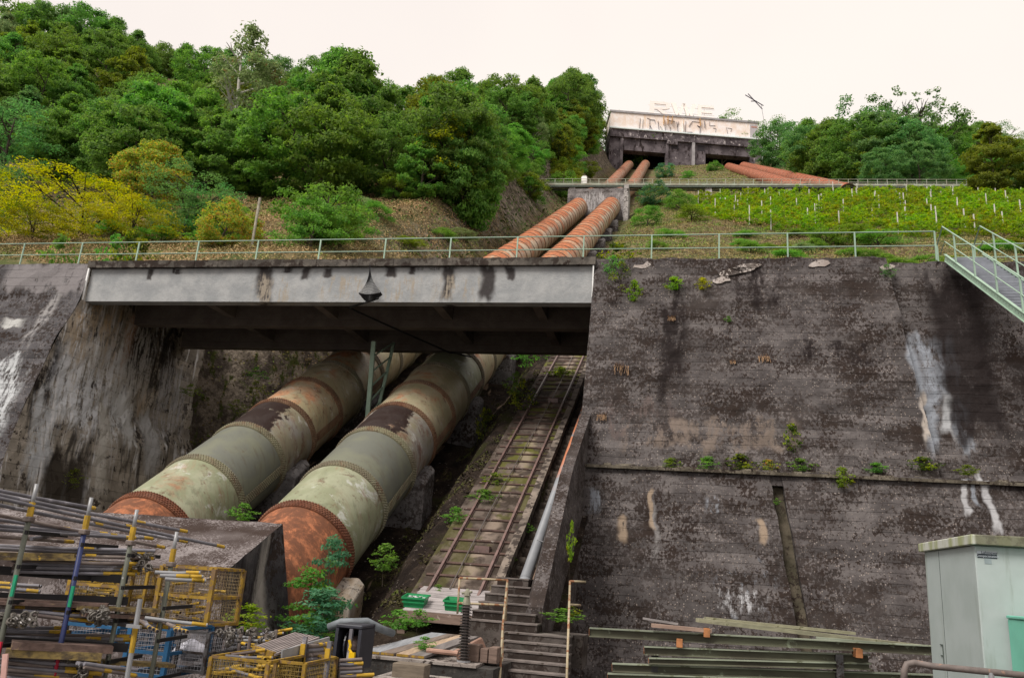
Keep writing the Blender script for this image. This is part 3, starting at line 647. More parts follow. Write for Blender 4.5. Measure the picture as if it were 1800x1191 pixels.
# ---------------------------------------------------------------- railings
def railing(name, label, pts, z0, h, postpx, y, parent=None, r=.024, mat=None):
    mat = mat or M_mint; rt = thing(name, label, 'railing', (pts[0][0], y, z0))
    for f in (1.0, .48): MB().tube([(a, y, z0+h*f+(b)) for a, b in pts], r, 6).build('rail', mat, rt)
    for x in postpx: MB().bar((x, y, z0-.05), (x, y, z0+h), .055, .055).build('post', mat, rt)
    return rt
posts = [aY(u, 452, 30.8).x for u in (38, 140, 240, 345, 450, 560, 675, 790, 908, 1025, 1145, 1264, 1385, 1504, 1646)]
posts = [posts[0]-5.0, posts[0]-2.5]+posts
railing('railing', 'pale green pipe railing along the top of bridge and walls', [(-46, 0), (posts[-1], 0)], 12.42, 1.12, [-44]+posts, 30.8)
# ---------------------------------------------------------------- green steel stair at the right
M_tread = simple('grey_grating', (.21, .225, .26), .6, .15, 5)
ST = thing('steel_stair', 'mint green steel stair with grey treads coming down over the right wall', 'stairs', (10.2, 25, 4))
a = aY(1662, 452, 30.6); sl = (12.41-7.86)/6.5; xs_, xe_ = a.x+.02, a.x+1.32
def sz(Y): return a.z-.05-sl*(30.6-Y)
M_bolt = simple('dark_bolts', (.08, .08, .075), .6)
for x in (xs_, xe_):
    st_ = MB().bar((x, 30.7, sz(30.7)), (x, 18, sz(18)), .03, .26)
    st_.bar((x, 30.7, sz(30.7)+.14), (x, 18, sz(18)+.14), .09, .02).bar((x, 30.7, sz(30.7)-.14), (x, 18, sz(18)-.14), .09, .02)
    st_.build('stringer', M_mint, ST)
mb = MB()
for i in range(60):
    Y = 30.4-i*.2; mb.box(xs_-.022, xs_-.012, Y-.012, Y+.012, sz(Y)-.012, sz(Y)+.012)
mb.build('bolts', M_bolt, ST)
for i in range(44):
    Y = 30.4-i*.275; z = sz(Y)+.02; MB().box(xs_+.02, xe_-.02, Y-.13, Y+.13, z-.028, z).build('tread', M_tread, ST)
    MB().box(xs_+.02, xe_-.02, Y-.145, Y-.135, z-.075, z+.01).build('riser_bar', M_tread, ST)
for x in (xs_, xe_):
    MB().tube([(x, 31.5, sz(30.7)+.85), (x, 30.75, sz(30.75)+1.25), (x, 18, sz(18)+1.25)], .024, 6).build('handrail', M_mint, ST)
    MB().tube([(x, 31.2, sz(30.7)+.35), (x, 30.6, sz(30.6)+.68), (x, 18, sz(18)+.68)], .018, 6).build('mid_rail', M_mint, ST)
    for Y in (31.5, 29.6, 27.9, 26.2, 24.5, 22.8, 21.1): MB().bar((x, Y, sz(min(Y, 30.7))+(.0 if Y < 31 else -.1)), (x, Y, sz(Y)+1.25 if Y < 31 else sz(30.7)+.85), .05, .05).build('post', M_mint, ST)
railing('railing', 'pale green railing continuing right behind the steel stair', [(xe_-.5, 0), (26, 0)], 12.42, 1.05, [xe_-.1+i*2.4 for i in range(1, 6)], 31.9)
# ---------------------------------------------------------------- concrete portal across the pipes
M_port = concrete('portal_concrete', (.15, .14, .14), (.27, .25, .25), moss=.35, pebble=.1, boards=.9, streaks=[('x', -15, 2.5, 62, 59, (.42, .41, .42), .5), ('x', -10, 1, 62, 58, (.42, .40, .40), .5)])
PT = thing('portal_block', 'grey concrete portal block straddling both pipes below the walkway', 'block', (-13.5, 124, 56))
pl_, pr_ = aY(1000, 337, 124.4), aY(1106, 336, 124.4)
MB().box(pl_.x, pr_.x-.7, 123.4, 127.5, 54.5, pl_.z).build('portal_wall', M_port, PT)
M_port2 = concrete('pale_portal_concrete', (.30, .28, .27), (.40, .38, .37), moss=.2, pebble=0, boards=0)
MB().box(pr_.x-.68, pr_.x+.05, 122.2, 126.5, 53.0, pr_.z+.15).build('side_fin', M_port2, PT)
# ---------------------------------------------------------------- walkway
WK = thing('walkway', 'long pale green footbridge with railings crossing the slope above the vineyard', 'walkway', (-26, 142, 74))
wl = aY(945, 322, 142); wr = aY(1700, 329, 146.5); wr.z = wl.z*.5+wr.z*.5; M_wk = simple('weathered_green_steel', (.34, .38, .31), .7, .3, 1.0, c2=(.26, .24, .19)); M_wkd = simple('dark_walkway_beam', (.10, .12, .10), .8, .4)
wl.z -= .2
def wkp(t, dy=0, dz=0): p = wl.lerp(wr, t); return Vector((p.x, p.y+dy, p.z+dz))
for dy in (0, 1.6):
    MB().bar(wkp(0, dy), wkp(1, dy), .12, .34).build('edge_beam', M_wk, WK); MB().bar(wkp(0, dy, -.42), wkp(1, dy, -.42), .1, .3).build('lower_beam', M_wkd, WK)
    for h in (1.15, .6): MB().bar(wkp(0, dy, h), wkp(1, dy, h), .06, .06).build('rail', M_wk, WK)
MB().bar(wkp(0, .8, .12), wkp(1, .8, .12), 1.5, .06).build('deck', M_wkd, WK)
for i in range(47):
    for dy in (0, 1.6): MB().bar(wkp(i/46, dy, .1), wkp(i/46, dy, 1.15), .09, .09).build('post', M_wk, WK)
for u in (1010, 1110, 1260, 1400, 1578, 1662):
    t = (u-945)/755; p = wkp(t, .8); MB().box(p.x-.6, p.x+.6, p.y-.6, p.y+.6, T(p.x, p.y)-1, p.z-.5).build('pier', M_port2, WK)
p = wkp(.115, .5); mb = MB(); mb.box(p.x-.55, p.x+.55, p.y-.3, p.y+.3, p.z+.15, p.z+1.75); mb.box(p.x-.42, p.x+.42, p.y-.25, p.y+.25, p.z+1.75, p.z+1.95)
mb.solo('white_cabinet', simple('white_box_paint', (.8, .78, .76), .5, .05, spots=(.7, .4, .35), thr=.62, spotscale=1.5), 'small white box standing on the footbridge above the portal', 'box', bevel=.05)
# ---------------------------------------------------------------- hilltop valve house
g14 = math.radians(13); bo = aY(1072, 235, 262); be = Vector((math.cos(g14), math.sin(g14), 0)); bn = Vector((math.sin(g14), -math.cos(g14), 0))
def bp(u, v, out=0):  # pixel -> point on the (rotated) facade plane
    r = ray(u, v); n = bn; t = (bo-Vector((0, 0, 0))).dot(n)/r.dot(n); return r*t+bn*out
def bs(u, v): p = bp(u, v)-bo; return p.dot(be), p.z
def B(s, d, z): return bo+be*s+bn*d+Vector((0, 0, z))
m = MT('white_stained_render', .8, .2); P = m.pos; X = m.sep(P)
c = m.mix(m.ramp(m.noise(P, .35, 4, .6), .4, .6), (.72, .60, .53), (.78, .72, .70)); c = m.mix(m.ramp(X[2], bo.z-2+3, bo.z+5, 1, 0), c, (.74, .74, .78))
c = m.mix(m.mul(m.ramp(m.noise(P, .6, 4, .6, 0, (1, 1, .15)), .60, .66), .5), c, (.66, .46, .28))
c = m.mix(m.mul(m.ramp(m.noise(P, 1.0, 5, .7, 0, (1, 1, .2)), .64, .70), .4), c, (.45, .40, .40))
m.col(c); M_bw = m.m
M_bd = concrete('sooty_building_concrete', (.06, .05, .06), (.15, .135, .145), moss=.3, pebble=0, boards=0, big=.12, mossscale=1.2, streaks=())
def bdark(name, w):
    m = MT(name, .9, .15); P = m.pos
    c = m.mix(m.ramp(m.noise(P, .3, 5, .65), .35, .65), (.055, .045, .05), (.14, .12, .13))
    c = m.mix(m.ramp(m.noise(P, .9, 6, .75, 0, (1, 1, .7)), .60-w, .64-w), c, (.40, .36, .36)); c = m.mix(m.ramp(m.noise(P, .8, 5, .7, 0, (1, 1, .4)), .56, .62), c, (.025, .018, .018)); m.col(c)
    return m.m
M_bl = bdark('sooty_band_concrete', .03); M_bd = bdark('sooty_building_concrete', -.02)
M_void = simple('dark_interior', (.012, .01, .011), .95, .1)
M_cap = simple('grey_roof_edge', (.36, .34, .35), .8, .3, .5)
BD = thing('building', 'hilltop concrete building with white graffiti covered band above two dark pipe openings', 'building', tuple(bo+Vector((0, 0, -14))))
def bbox(s0, s1, d0, d1, z0, z1): return [B(s0, d0, z0), B(s1, d0, z0), B(s1, d1, z0), B(s0, d1, z0), B(s0, d0, z1), B(s1, d0, z1), B(s1, d1, z1), B(s0, d1, z1)]
def bb(name, mat, s0, s1, d0, d1, z0, z1): return MB().hexa(bbox(s0, s1, d0, d1, z0, z1)).build(name, mat, BD)
W = bs(1334, 240)[0]; ztop = bs(1072, 197)[1]; zr = bs(1332, 213)[1]; zt_ = (ztop+zr)/2
zb1 = (bs(1075, 229)[1]+bs(1332, 243)[1])/2
bb('white_band', M_bw, 0, W, -12, 0, zb1, zt_-.5); bb('roof_edge', M_cap, -.4, W+.3, -12.2, .35, zt_-.5, zt_+.25)
bb('drip_ledge', simple('pale_ledge', (.62, .68, .68), .6, .2), -.3, W+1.5, -12, 1.4, zb1-.5, zb1-.02)
zb2 = (bs(1200, 268)[1]+bs(1080, 251)[1]+bs(1300, 262)[1])/3
zo = bs(1130, 266)[1]; zo2 = bs(1290, 274)[1]
bb('upper_band', M_bl, 0, W+1.2, -12, .9, zb1-3.6, zb1-.5)
s = lambda u: bs(u, 270)[0]
zf = -17
segs = [(0, s(1091), zf, zb1-3.6), (s(1091), s(1171), zo, zb1-3.6), (s(1171), s(1240), zf, zb1-3.6), (s(1240), s(1318), zo2, zb1-3.6), (s(1318), W+.8, zf, zb1-3.6)]
for a_, b_, z0_, z1_ in segs: bb('wall', M_bd, a_, b_, -3, 0, z0_, z1_)
for u in (1092, 1172, 1218): 
    bb('pillar', M_cap if u == 1218 else M_bd, s(u)-.5, s(u)+.5, -1, 1.1 if u == 1218 else .6, zf, zb1-3.7)
bb('interior', M_void, .5, W, -12, -10, zf, zb1-3.6); bb('interior', M_void, -.1, .4, -12, -3, zf, zb1-3.6); bb('interior', M_void, W, W+.4, -12, -3, zf, zb1-3.6)
bb('floor', M_void, 0, W, -12, -3, -15.8, -15.3); bb('partition', M_bd, s(1196), s(1200), -10, -3, zf, zb1-3.6)
bb('beam', M_bl, s(1171), s(1190), 0, .9, zb1-5.0, zb1-3.6)
M_vent = simple('dark_window_grille', (.03, .025, .03), .8)
for u in (1186, 1232): bb('window', M_vent, s(u)-1.3, s(u)+1.3, -.1, .05, zb1-6.3, zb1-4.0)
bb('side_door', simple('grey_panel', (.45, .42, .44), .7, .2), s(1320)-.2, s(1332), 0, .12, zb1+.2, zt_-1.2)
bb('door_slats', simple('rust_slats', (.45, .25, .2), .7, .2), s(1321), s(1331), .12, .2, zt_-2.4, zt_-1.8)
# graffiti: painted strokes lying on the white band
M_gd = simple('dark_graffiti_paint', (.10, .095, .13), .6, .3, 3); M_go = simple('ochre_graffiti_paint', (.62, .36, .13), .6, .4, 1); M_gw = simple('pale_graffiti_paint', (.86, .86, .84), .6, .1, 1)
def stroke(pts, w_, mat):
    mb = MB()
    for (u0, v0), (u1, v1) in zip(pts[:-1], pts[1:]): mb.bar(bp(u0, v0, .05), bp(u1, v1, .05), w_, .05, up=tuple(bn.cross(Vector((0, 0, 1)))) if abs(u1-u0) < abs(v1-v0) else (0, 0, 1))
    mb.build('graffiti', mat, BD)
gz = lambda x, y: (1120+x/7.5, 160+y/7.5)
for pts, w_, mt in (([(345, 345), (345, 450)], 3.2, M_go), ([(400, 345), (400, 450)], 3.0, M_go), ([(460, 350), (450, 440)], 3, M_go), ([(820, 370), (830, 470)], 2.2, M_go),
                    ([(40, 360), (25, 530)], .5, M_gd), ([(165, 370), (165, 530)], .45, M_gd), ([(165, 380), (230, 385), (240, 430)], .35, M_gd), ([(170, 460), (205, 530)], .6, M_gd), ([(130, 360), (160, 370)], .3, M_gd),
                    ([(275, 400), (285, 510)], .5, M_gd), ([(365, 480), (370, 530), (440, 540), (440, 480)], .4, M_gd), ([(390, 380), (500, 410)], .3, M_gd), ([(520, 410), (540, 550)], .6, M_gd), ([(545, 405), (535, 470)], .6, M_gd),
                    ([(640, 400), (635, 550)], .4, M_gd), ([(720, 410), (680, 470)], .6, M_gd), ([(640, 550), (720, 550), (740, 570)], .7, M_gd), ([(790, 460), (830, 480), (825, 570)], .7, M_gd), ([(885, 400), (890, 490)], 1.0, M_gd),
                    ([(720, 405), (840, 415)], .3, M_gd), ([(955, 410), (955, 460), (1030, 460)], .25, M_gd), ([(1000, 490), (1040, 500), (1030, 540)], .25, M_gd), ([(1175, 480), (1195, 570)], .25, M_gd), ([(1190, 490), (1250, 500), (1230, 540)], .2, M_gd),
                    ([(70, 360), (60, 500)], 1.0, M_gw), ([(590, 400), (600, 540)], 2.2, M_gw), ([(300, 470), (350, 540)], 1.6, M_gw)):
    stroke([gz(*p) for p in pts], w_, mt)
mb = MB()
for k_ in range(4): mb.bar(B(W+1.4+k_*.0, .9-k_*1.2, zb1), B(W+1.4, .9-k_*1.2, zb1+2.4-k_*.2), .12)
mb.bar(B(W+1.4, 1, zb1+2.3), B(W+1.4, -3, zb1+2.3), .1); mb.bar(B(W+.2, 1, zb1+.3), B(W+1.5, 1, zb1+3.2), .15); mb.build('end_railing', M_wk, BD)
# RWE letters on the roof
M_let = simple('pale_pink_sign', (.88, .80, .76), .6, .05, .5)
SG = thing('roof_letters', 'large pale pink letters standing on the roof of the hilltop building', 'sign', tuple(B(bs(1142, 200)[0], -1, zt_+.2)))
zL = zt_+.3; hL = bs(1142, 174)[1]-bs(1142, 198)[1]
def letter(u0, u1, polys):
    s0, s1 = bs(u0, 200)[0], bs(u1, 200)[0]; mb = MB()
    for poly in polys: mb.prism([(s0+(s1-s0)*a_, zL+hL*b_) for a_, b_ in poly], lambda a_, b_, d: B(a_, d, b_), -1.4, -.8)
    return mb.build('letter', M_let, SG)
q = .22
letter(1143, 1178, [[(0, 0), (q, 0), (q, 1), (0, 1)], [(q, .82), (.8, .82), (.8, 1), (q, 1)], [(.8, .45), (1, .55), (1, .92), (.8, 1)], [(q, .42), (.8, .45), (.8, .6), (q, .6)], [(.35, .42), (.62, .42), (1.05, 0), (.78, 0)]])
letter(1180, 1226, [[(0, 1), (.18, 1), (.36, 0), (.22, 0)], [(.44, 1), (.56, 1), (.36, 0), (.24, 0)], [(.44, 1), (.56, 1), (.78, 0), (.64, 0)], [(.82, 1), (1, 1), (.78, 0), (.66, 0)]])
letter(1228, 1256, [[(0, 0), (q, 0), (q, 1), (0, 1)], [(q, .82), (1, .82), (1, 1), (q, 1)], [(q, .42), (.9, .42), (.9, .58), (q, .58)], [(q, 0), (1, 0), (1, .18), (q, .18)]])
mb = MB()
for f_ in (.35, .78): mb.bar(B(bs(1140, 200)[0], -1.6, zL+hL*f_), B(bs(1258, 200)[0], -1.6, zL+hL*f_), .1)
for u in (1150, 1185, 1210, 1240): mb.bar(B(bs(u, 200)[0], -1.6, zL-.1), B(bs(u, 200)[0], -1.6, zL+hL*.8), .12)
mb.build('letter_frame', M_let, SG)
# thin antenna rods right of the building
mb = MB(); Ya = 275
for (a_, b_) in (((1310, 167), (1342, 186)), ((1315, 165), (1340, 192)), ((1320, 178), (1330, 178))): mb.bar(aY(*a_, Ya), aY(*b_, Ya), .25)
mb.bar(aY(1338, 184, Ya), aY(1345, 225, Ya), .10)
mb.solo('antenna_mast', simple('dark_mast', (.05, .04, .06), .6), 'thin dark slanted antenna rods above the trees right of the building', 'antenna')
# ---------------------------------------------------------------- anchor block at the foot of the left pipe
m_ab = concrete('anchor_shaded_concrete', (.035, .032, .036), (.09, .082, .085), moss=.25, pebble=0, boards=0, streaks=[('y', 19.9, .28, .6, -3, (.30, .27, .25), .9), ('y', 18.0, .2, -.3, -2, (.3, .28, .27), .4), ('y', 18.8, 1.0, .1, -4, BLACK, .6)])  # end faces darker than the top: their shade is put into the colour
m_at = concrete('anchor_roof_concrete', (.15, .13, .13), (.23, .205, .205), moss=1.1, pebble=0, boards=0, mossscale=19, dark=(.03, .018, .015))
AB = thing('anchor_block', 'big moss speckled concrete anchor block in front of the pipe feet', 'block', (-14, 19, -4))
p0 = aY(497, 920, 21); p1 = aY(510, 1105, 21.2); e0 = Vector((-10.5, 17.4, 0)); e0 = aY(398, 1003, 17.6); xR = p0.x
eL = Vector((-24, e0.y, e0.z)); aL = Vector((-24, 21, p0.z))
def grid4(A_, B_, C_, D_, n, m__, amp):
    vs = []; 
    for j in range(m__+1):
        for i in range(n+1):
            p = A_.lerp(B_, i/n).lerp(D_.lerp(C_, i/n), j/m__); p = p+Vector((0, 0, amp*float(wob(p.x, p.y, 2.2)))); vs.append(p)
    return vs, [(j*(n+1)+i, j*(n+1)+i+1, (j+1)*(n+1)+i+1, (j+1)*(n+1)+i) for j in range(m__) for i in range(n)]
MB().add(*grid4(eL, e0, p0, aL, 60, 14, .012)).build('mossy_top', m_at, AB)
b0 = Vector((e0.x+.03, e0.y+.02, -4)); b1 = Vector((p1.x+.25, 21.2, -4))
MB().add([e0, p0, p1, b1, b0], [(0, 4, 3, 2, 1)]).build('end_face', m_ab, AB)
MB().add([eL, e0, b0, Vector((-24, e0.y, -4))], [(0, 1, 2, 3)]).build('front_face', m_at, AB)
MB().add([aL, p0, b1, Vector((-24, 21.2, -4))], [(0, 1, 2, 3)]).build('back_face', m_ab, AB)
# ---------------------------------------------------------------- timber landing at the foot of the track, bins
M_grayw = simple('grey_weathered_wood', (.33, .30, .30), .85, .35, 2, st=(1, 6, 6), bump=.01)
M_brw = simple('brown_wood', (.20, .14, .115), .85, .35, 2, st=(1, 8, 8), spots=(.3, .24, .21), thr=.64, bump=.01)
LP = thing('timber_landing', 'grey timber loading platform at the lower end of the rail track', 'platform', (-5.9, 21, -2))
d0, d1 = aY(705, 1078, 21.0), aY(868, 1080, 21.0); zf_ = d0.z+.02
xa_, xb_ = d0.x, d1.x
for i in range(7):
    Ya_ = 21.0+i*.235; za = -1.05+(Ya_-21)*.36; mb = MB().hexa([(xa_, Ya_, za-.05), (xb_, Ya_, za-.05), (xb_+.02, Ya_+.22, za+.02), (xa_+.05, Ya_+.22, za+.02), (xa_, Ya_, za), (xb_, Ya_, za), (xb_+.02, Ya_+.22, za+.075), (xa_+.05, Ya_+.22, za+.075)])
    mb.build('plank', M_grayw, LP)
MB().box(xa_-.02, xb_-.35, 20.9, 20.99, -1.30, -1.06).build('front_beam', M_brw, LP)
M_dgrey = concrete('dark_pier_concrete', (.06, .058, .06), (.10, .095, .1), moss=.2, pebble=0, boards=0)
MB().box(xb_-.75, xb_-.2, 20.95, 21.6, -4, -1.10).build('pier', M_dgrey, LP); MB().bar((xa_+.25, 21.2, -4), (xa_-.0, 21.1, -1.3), .22).build('post', M_brw, LP)
MB().box(xa_+.1, xb_-.8, 22.4, 22.6, -4, -1.0).build('shade_backing', M_void, LP)  # near-black sheet: the shade under the deck put into its colour
M_bin = simple('green_plastic', (.008, .21, .07), .35, .15, 3, spec=.5, spots=(.0, .14, .05)); M_lin = simple('paper_litter', (.6, .62, .63), .7, .3, 9)
def bin_(u, v, w_, label, fill):
    c_ = aY(u, v, 21.15); rt = thing('plastic_bin', label, 'bin', tuple(c_), 'green bins'); h = .23; dd = .42; t = .05; z0 = -1.0+.02
    c_.z = -1.05+.06
    def tub(k, z0_, z1_, f0, f1, th):
        mb = MB(); vs = []
        for z_, f_ in ((z0_, f0), (z1_, f1)):
            for (a_, b_) in ((-1, 0), (1, 0), (1, 1), (-1, 1)): vs.append((c_.x+a_*w_/2*f_, c_.y-.02+b_*dd*f_+(1-f_)*dd/2, c_.z+z_+b_*.09))
        for z_, f_ in ((z1_, f1-.05), (z0_+.02, f0-.05)):
            for (a_, b_) in ((-1, 0), (1, 0), (1, 1), (-1, 1)): vs.append((c_.x+a_*w_/2*f_, c_.y-.02+b_*dd*f_+(1-f_)*dd/2, c_.z+z_+b_*.09))
        fs = [(3, 2, 1, 0)]+[(i, (i+1) % 4, (i+1) % 4+4, i+4) for i in range(4)]+[(4+i, 4+(i+1) % 4, 8+(i+1) % 4, 8+i) for i in range(4)]+[(8+i, 8+(i+1) % 4, 12+(i+1) % 4, 12+i) for i in range(4)]+[(12, 13, 14, 15)]
        return mb.add(vs, fs)
    tub(0, 0, h, .84, 1.0, .02).build('tub', M_bin, rt)
    mb = MB(); y0_, y1_ = c_.y-.045, c_.y+dd; 
    mb.bar((c_.x-w_/2-.02, y0_, c_.z+h), (c_.x+w_/2+.02, y0_, c_.z+h), .035, .05); mb.bar((c_.x-w_/2-.01, y0_, c_.z+h), (c_.x-w_/2-.01, y1_, c_.z+h+.09), .03, .04); mb.bar((c_.x+w_/2+.01, y0_, c_.z+h), (c_.x+w_/2+.01, y1_, c_.z+h+.09), .03, .04); mb.bar((c_.x-w_/2, y1_, c_.z+h+.09), (c_.x+w_/2, y1_, c_.z+h+.09), .03, .04)
    mb.bar((c_.x-w_/2+.0, y0_, c_.z+h-.1), (c_.x+w_/2, y0_, c_.z+h-.1), .02, .03)
    mb.build('rim', M_bin, rt)
    if fill:
        mb = MB()
        for i in range(40):
            x = c_.x+(rnd.random()-.5)*w_*.8; y = c_.y+.08+rnd.random()*dd*.8; s_ = .02+rnd.random()*.03; z_ = c_.z+h*.62+rnd.random()*.05+(y-c_.y)*.2
            mb.hexa([(x-s_, y-s_, z_), (x+s_, y-s_, z_+.01), (x+s_, y+s_, z_), (x-s_, y+s_, z_+.01), (x-s_, y-s_, z_+.02), (x+s_, y-s_, z_+.03), (x+s_, y+s_, z_+.02), (x-s_, y+s_, z_+.03)])
        mb.solo('litter', M_lin, 'white paper scraps lying in the left green bin', 'litter')
bin_(726, 1066, .60, 'green plastic bin filled with white scraps, left end of the timber platform', True)
bin_(797, 1066, .52, 'empty green plastic bin right on the timber platform, behind the rusty handrail', False)
# ---------------------------------------------------------------- planks in front of the platform, slab, timber blocks
M_pl = [simple('blue_grey_plank', (.25, .26, .28), .85, .3, 2, st=(6, 1, 1), bump=.01), simple('brown_plank', (.17, .135, .115), .85, .3, 2, st=(6, 1, 1), bump=.01), simple('buff_plank', (.42, .31, .22), .85, .3, 2, st=(6, 1, 1), bump=.01), simple('grey_plank', (.19, .17, .165), .85, .3, 2, st=(6, 1, 1), bump=.01)]
M_yel = simple('worn_yellow_paint', (.31, .19, .025), .6, .45, 4, spots=(.16, .10, .05), spotscale=8, thr=.50)
yq = 17.1
lo = [aY(u, 1147+(u-640)*.055, yq) for u in (638, 664, 690, 694, 722, 748)]; zz_ = lo[0].z
labs = ['blue grey plank at the left of the boards laid below the platform', 'brown plank second of the boards laid below the platform', 'pale buff plank in the middle of the boards below the platform', 'dark grey plank, rightmost of the boards laid below the platform']
for i, (a_, b_) in enumerate(((638, 668), (669, 693), (697, 720), (721, 747))):
    A_ = aY(a_, 1147, yq); B_ = aY(b_, 1147, yq); z0_ = zz_+.0; run = 2.0; rise = .10; sh = .62+.06*i
    sh = [1.05, 1.03, .80, .78][i]*.9; up_ = .52
    vs = [(A_.x, yq, z0_), (B_.x, yq, z0_), (B_.x+sh*.9, yq+run, z0_+up_-.2), (A_.x+sh*.9, yq+run, z0_+up_-.2)]; vs += [(x, y, z+.055) for x, y, z in vs]
    mb = MB().hexa(vs); o = mb.solo('plank', M_pl[i], labs[i], 'plank', 'boards laid below the platform')
    MB().box(A_.x+.01, B_.x-.01, yq-.012, yq+.001, z0_+.005, z0_+.05).build('yellow_end', M_yel, o)
CS = thing('concrete_plinth', 'dark concrete plinth with a pale chipped top edge, under the boards', 'plinth', (-5, 17.5, -4))
pc0, pc1 = aY(600, 1148, 16.9), aY(868, 1166, 16.9)
M_pln = concrete('plinth_concrete', (.03, .028, .027), (.075, .07, .065), moss=.3, pebble=.1, boards=0); M_plt = concrete('plinth_top_concrete', (.22, .19, .175), (.30, .27, .25), moss=.35, pebble=0, boards=0)
MB().box(pc0.x, pc1.x, 16.9, 20.2, -4, -1.83).build('plinth_body', M_pln, CS); MB().box(pc0.x, pc1.x-.35, 16.86, 20.2, -1.828, -1.775).build('plinth_top', M_plt, CS)  # body in a much darker tone than the top slab
p_ = aY(688, 1186, 15.6); q_ = aY(745, 1186, 15.6)
MB().box(p_.x, q_.x, 15.6, 16.0, p_.z-.05, p_.z+.22).solo('timber_block', simple('squared_timber', (.16, .13, .10), .9, .3, 3, st=(1, 6, 6), bump=.01), 'squared timber offcut lying in front of the dark plinth', 'timber block', bevel=.01)
p2 = aY(655, 1188, 15.3); q2 = aY(768, 1190, 15.3); MB().box(p2.x, q2.x, 15.3, 16.4, p2.z-.3, p2.z-.01).solo('concrete_slab', M_plt, 'pale slab under the squared timber offcut', 'slab')
# black ribbed insulator column
IC = thing('insulator_column', 'dark ribbed insulator column with a small fitting on top, beside the green bins', 'column', tuple(aY(816, 1158, 17.3)))
M_ins = simple('dark_ribbed_ceramic', (.03, .022, .02), .35, .3, spec=.5); b_ = aY(815, 1160, 17.3); t_ = aY(820, 1062, 17.3); mb = MB(); n = 19
for i in range(n):
    a_ = b_.lerp(t_, i/n); c_ = b_.lerp(t_, (i+.42)/n); mb.tube([a_, c_], .125, 14, r1=.10); mb.tube([c_, b_.lerp(t_, (i+1)/n)], .075, 12)
mb.build('ribbed_body', M_ins, IC); MB().tube([b_-Vector((0, 0, .12)), b_], .14, 14).build('foot', M_galv, IC)
mb = MB(); mb.tube([t_, t_+Vector((0, 0, .18))], .09, 10, r1=.05); mb.tube([t_+Vector((0, 0, .18)), t_+Vector((.0, 0, .32))], .08, 8, r1=.03); mb.tube([t_+Vector((-.12, 0, .22)), t_+Vector((.1, 0, .26))], .03, 6)
mb.build('top_fitting', simple('lichen_brass', (.25, .24, .18), .7, .4, 8), IC)
M_red = simple('pink_brown_timber', (.36, .22, .17), .85, .3, 3, st=(1, 6, 6), bump=.01)
p_ = aY(858, 1130, 17.8); MB().bar(aY(802, 1152, 17.7), aY(850, 1128, 17.9), .2, .22).solo('timber_block', M_red, 'pinkish rough timber leaning behind the insulator column', 'timber block', bevel=.01)
for k_, (u, v, ww, hh, lab) in enumerate(((832, 1150, .28, .26, 'upright splintered timber stump right of the insulator column'), (852, 1152, .16, .2, 'small square timber end beside the splintered stump'), (868, 1152, .18, .22, 'square timber end closest to the stair handrail'))):
    p_ = aY(u, v, 17.6); MB().box(p_.x-ww/2, p_.x+ww/2, 17.5, 17.9, -1.78, p_.z+hh-.05).solo('timber_block', M_brw, lab, 'timber block', bevel=.012)
MB().tube([aY(750, 1142, 17.4), aY(805, 1148, 17.4)], .05, 8).solo('timber_pole', M_red, 'pinkish round pole lying across the board ends', 'pole')
# grey bent hose
hp = [aY(578, 1102, 17), aY(600, 1093, 17), aY(645, 1092, 17.2), aY(668, 1104, 17.6), aY(690, 1112, 18)]
MB().tube(hp, .085, 10).solo('drain_hose', simple('grey_hose', (.17, .19, .21), .6, .25, 5), 'bent grey hose lying behind the black reel box', 'hose', smooth=True)
# ---------------------------------------------------------------- stairs at the bottom
SB = thing('stairs', 'dark mossy concrete stairs at the bottom between two rusty handrails', 'stairs', (-3.3, 19, -4))
M_tr = concrete('stair_concrete', (.045, .038, .034), (.10, .085, .078), moss=.5, pebble=.05, boards=0, mossscale=4); M_lit_tread = simple('lit_stair_tread', (.17, .145, .135), .85, .35, 4, spots=(.05, .04, .03), thr=.62)  # pale tread slabs: light on the step edges put into the colour
def stepn(i): return 19.75-.33*i, -1.28-.17*i
for i in range(9):
    Y, z = stepn(i); x0 = aY(888-1.4*i, 1100, Y).x; x1 = aY(1001-.6*i, 1100, Y).x
    st_ = MB().box(x0, x1, Y, Y+.7, z-.6, z-.035).build('step', M_tr, SB); MB().box(x0-.01, x1+.01, Y-.02, Y+.69, z-.034, z).build('lit_tread', M_lit_tread, st_)
Y0_, z0_ = stepn(0)
MB().box(aY(888, 1100, Y0_).x, aY(1001, 1100, Y0_).x+.25, Y0_+.7, 21.6, -2, z0_-.01).build('landing', M_tr, SB)
xl_ = -5.0; xr_ = -4.05
for i in range(6):
    Y = 20.0+.36*i; z = z0_+.2*(i+1); a_ = aY(820+10*i, 1080, Y).x; b_ = aY(945-4*i, 1080, Y).x
    st_ = MB().box(a_, b_, Y, Y+.8, z-.9, z-.035).build('step', M_tr, SB); MB().box(a_-.01, b_+.01, Y-.02, Y+.79, z-.034, z).build('lit_tread', M_lit_tread, st_)
M_hr = simple('cream_rust_handrail', (.36, .30, .20), .6, .2, 3, spots=(.22, .10, .05), spotscale=5, thr=.5)
def hrail(label, segs, r=.027):
    rt = thing('handrail', label, 'handrail', tuple(segs[0][1][0]), 'rusty stair handrails')
    for nm, pts in segs: MB().tube(pts, r, 8).build(nm, M_hr, rt, smooth=True)
    return rt
L0 = aY(878, 1200, 17.2); L1 = aY(884, 1096, 19.0); L2 = aY(892, 1019, 20.2); L3 = aY(808, 1015, 20.2); L4 = aY(804, 1078, 20.2)
L5 = aY(888, 1097, 20.2)
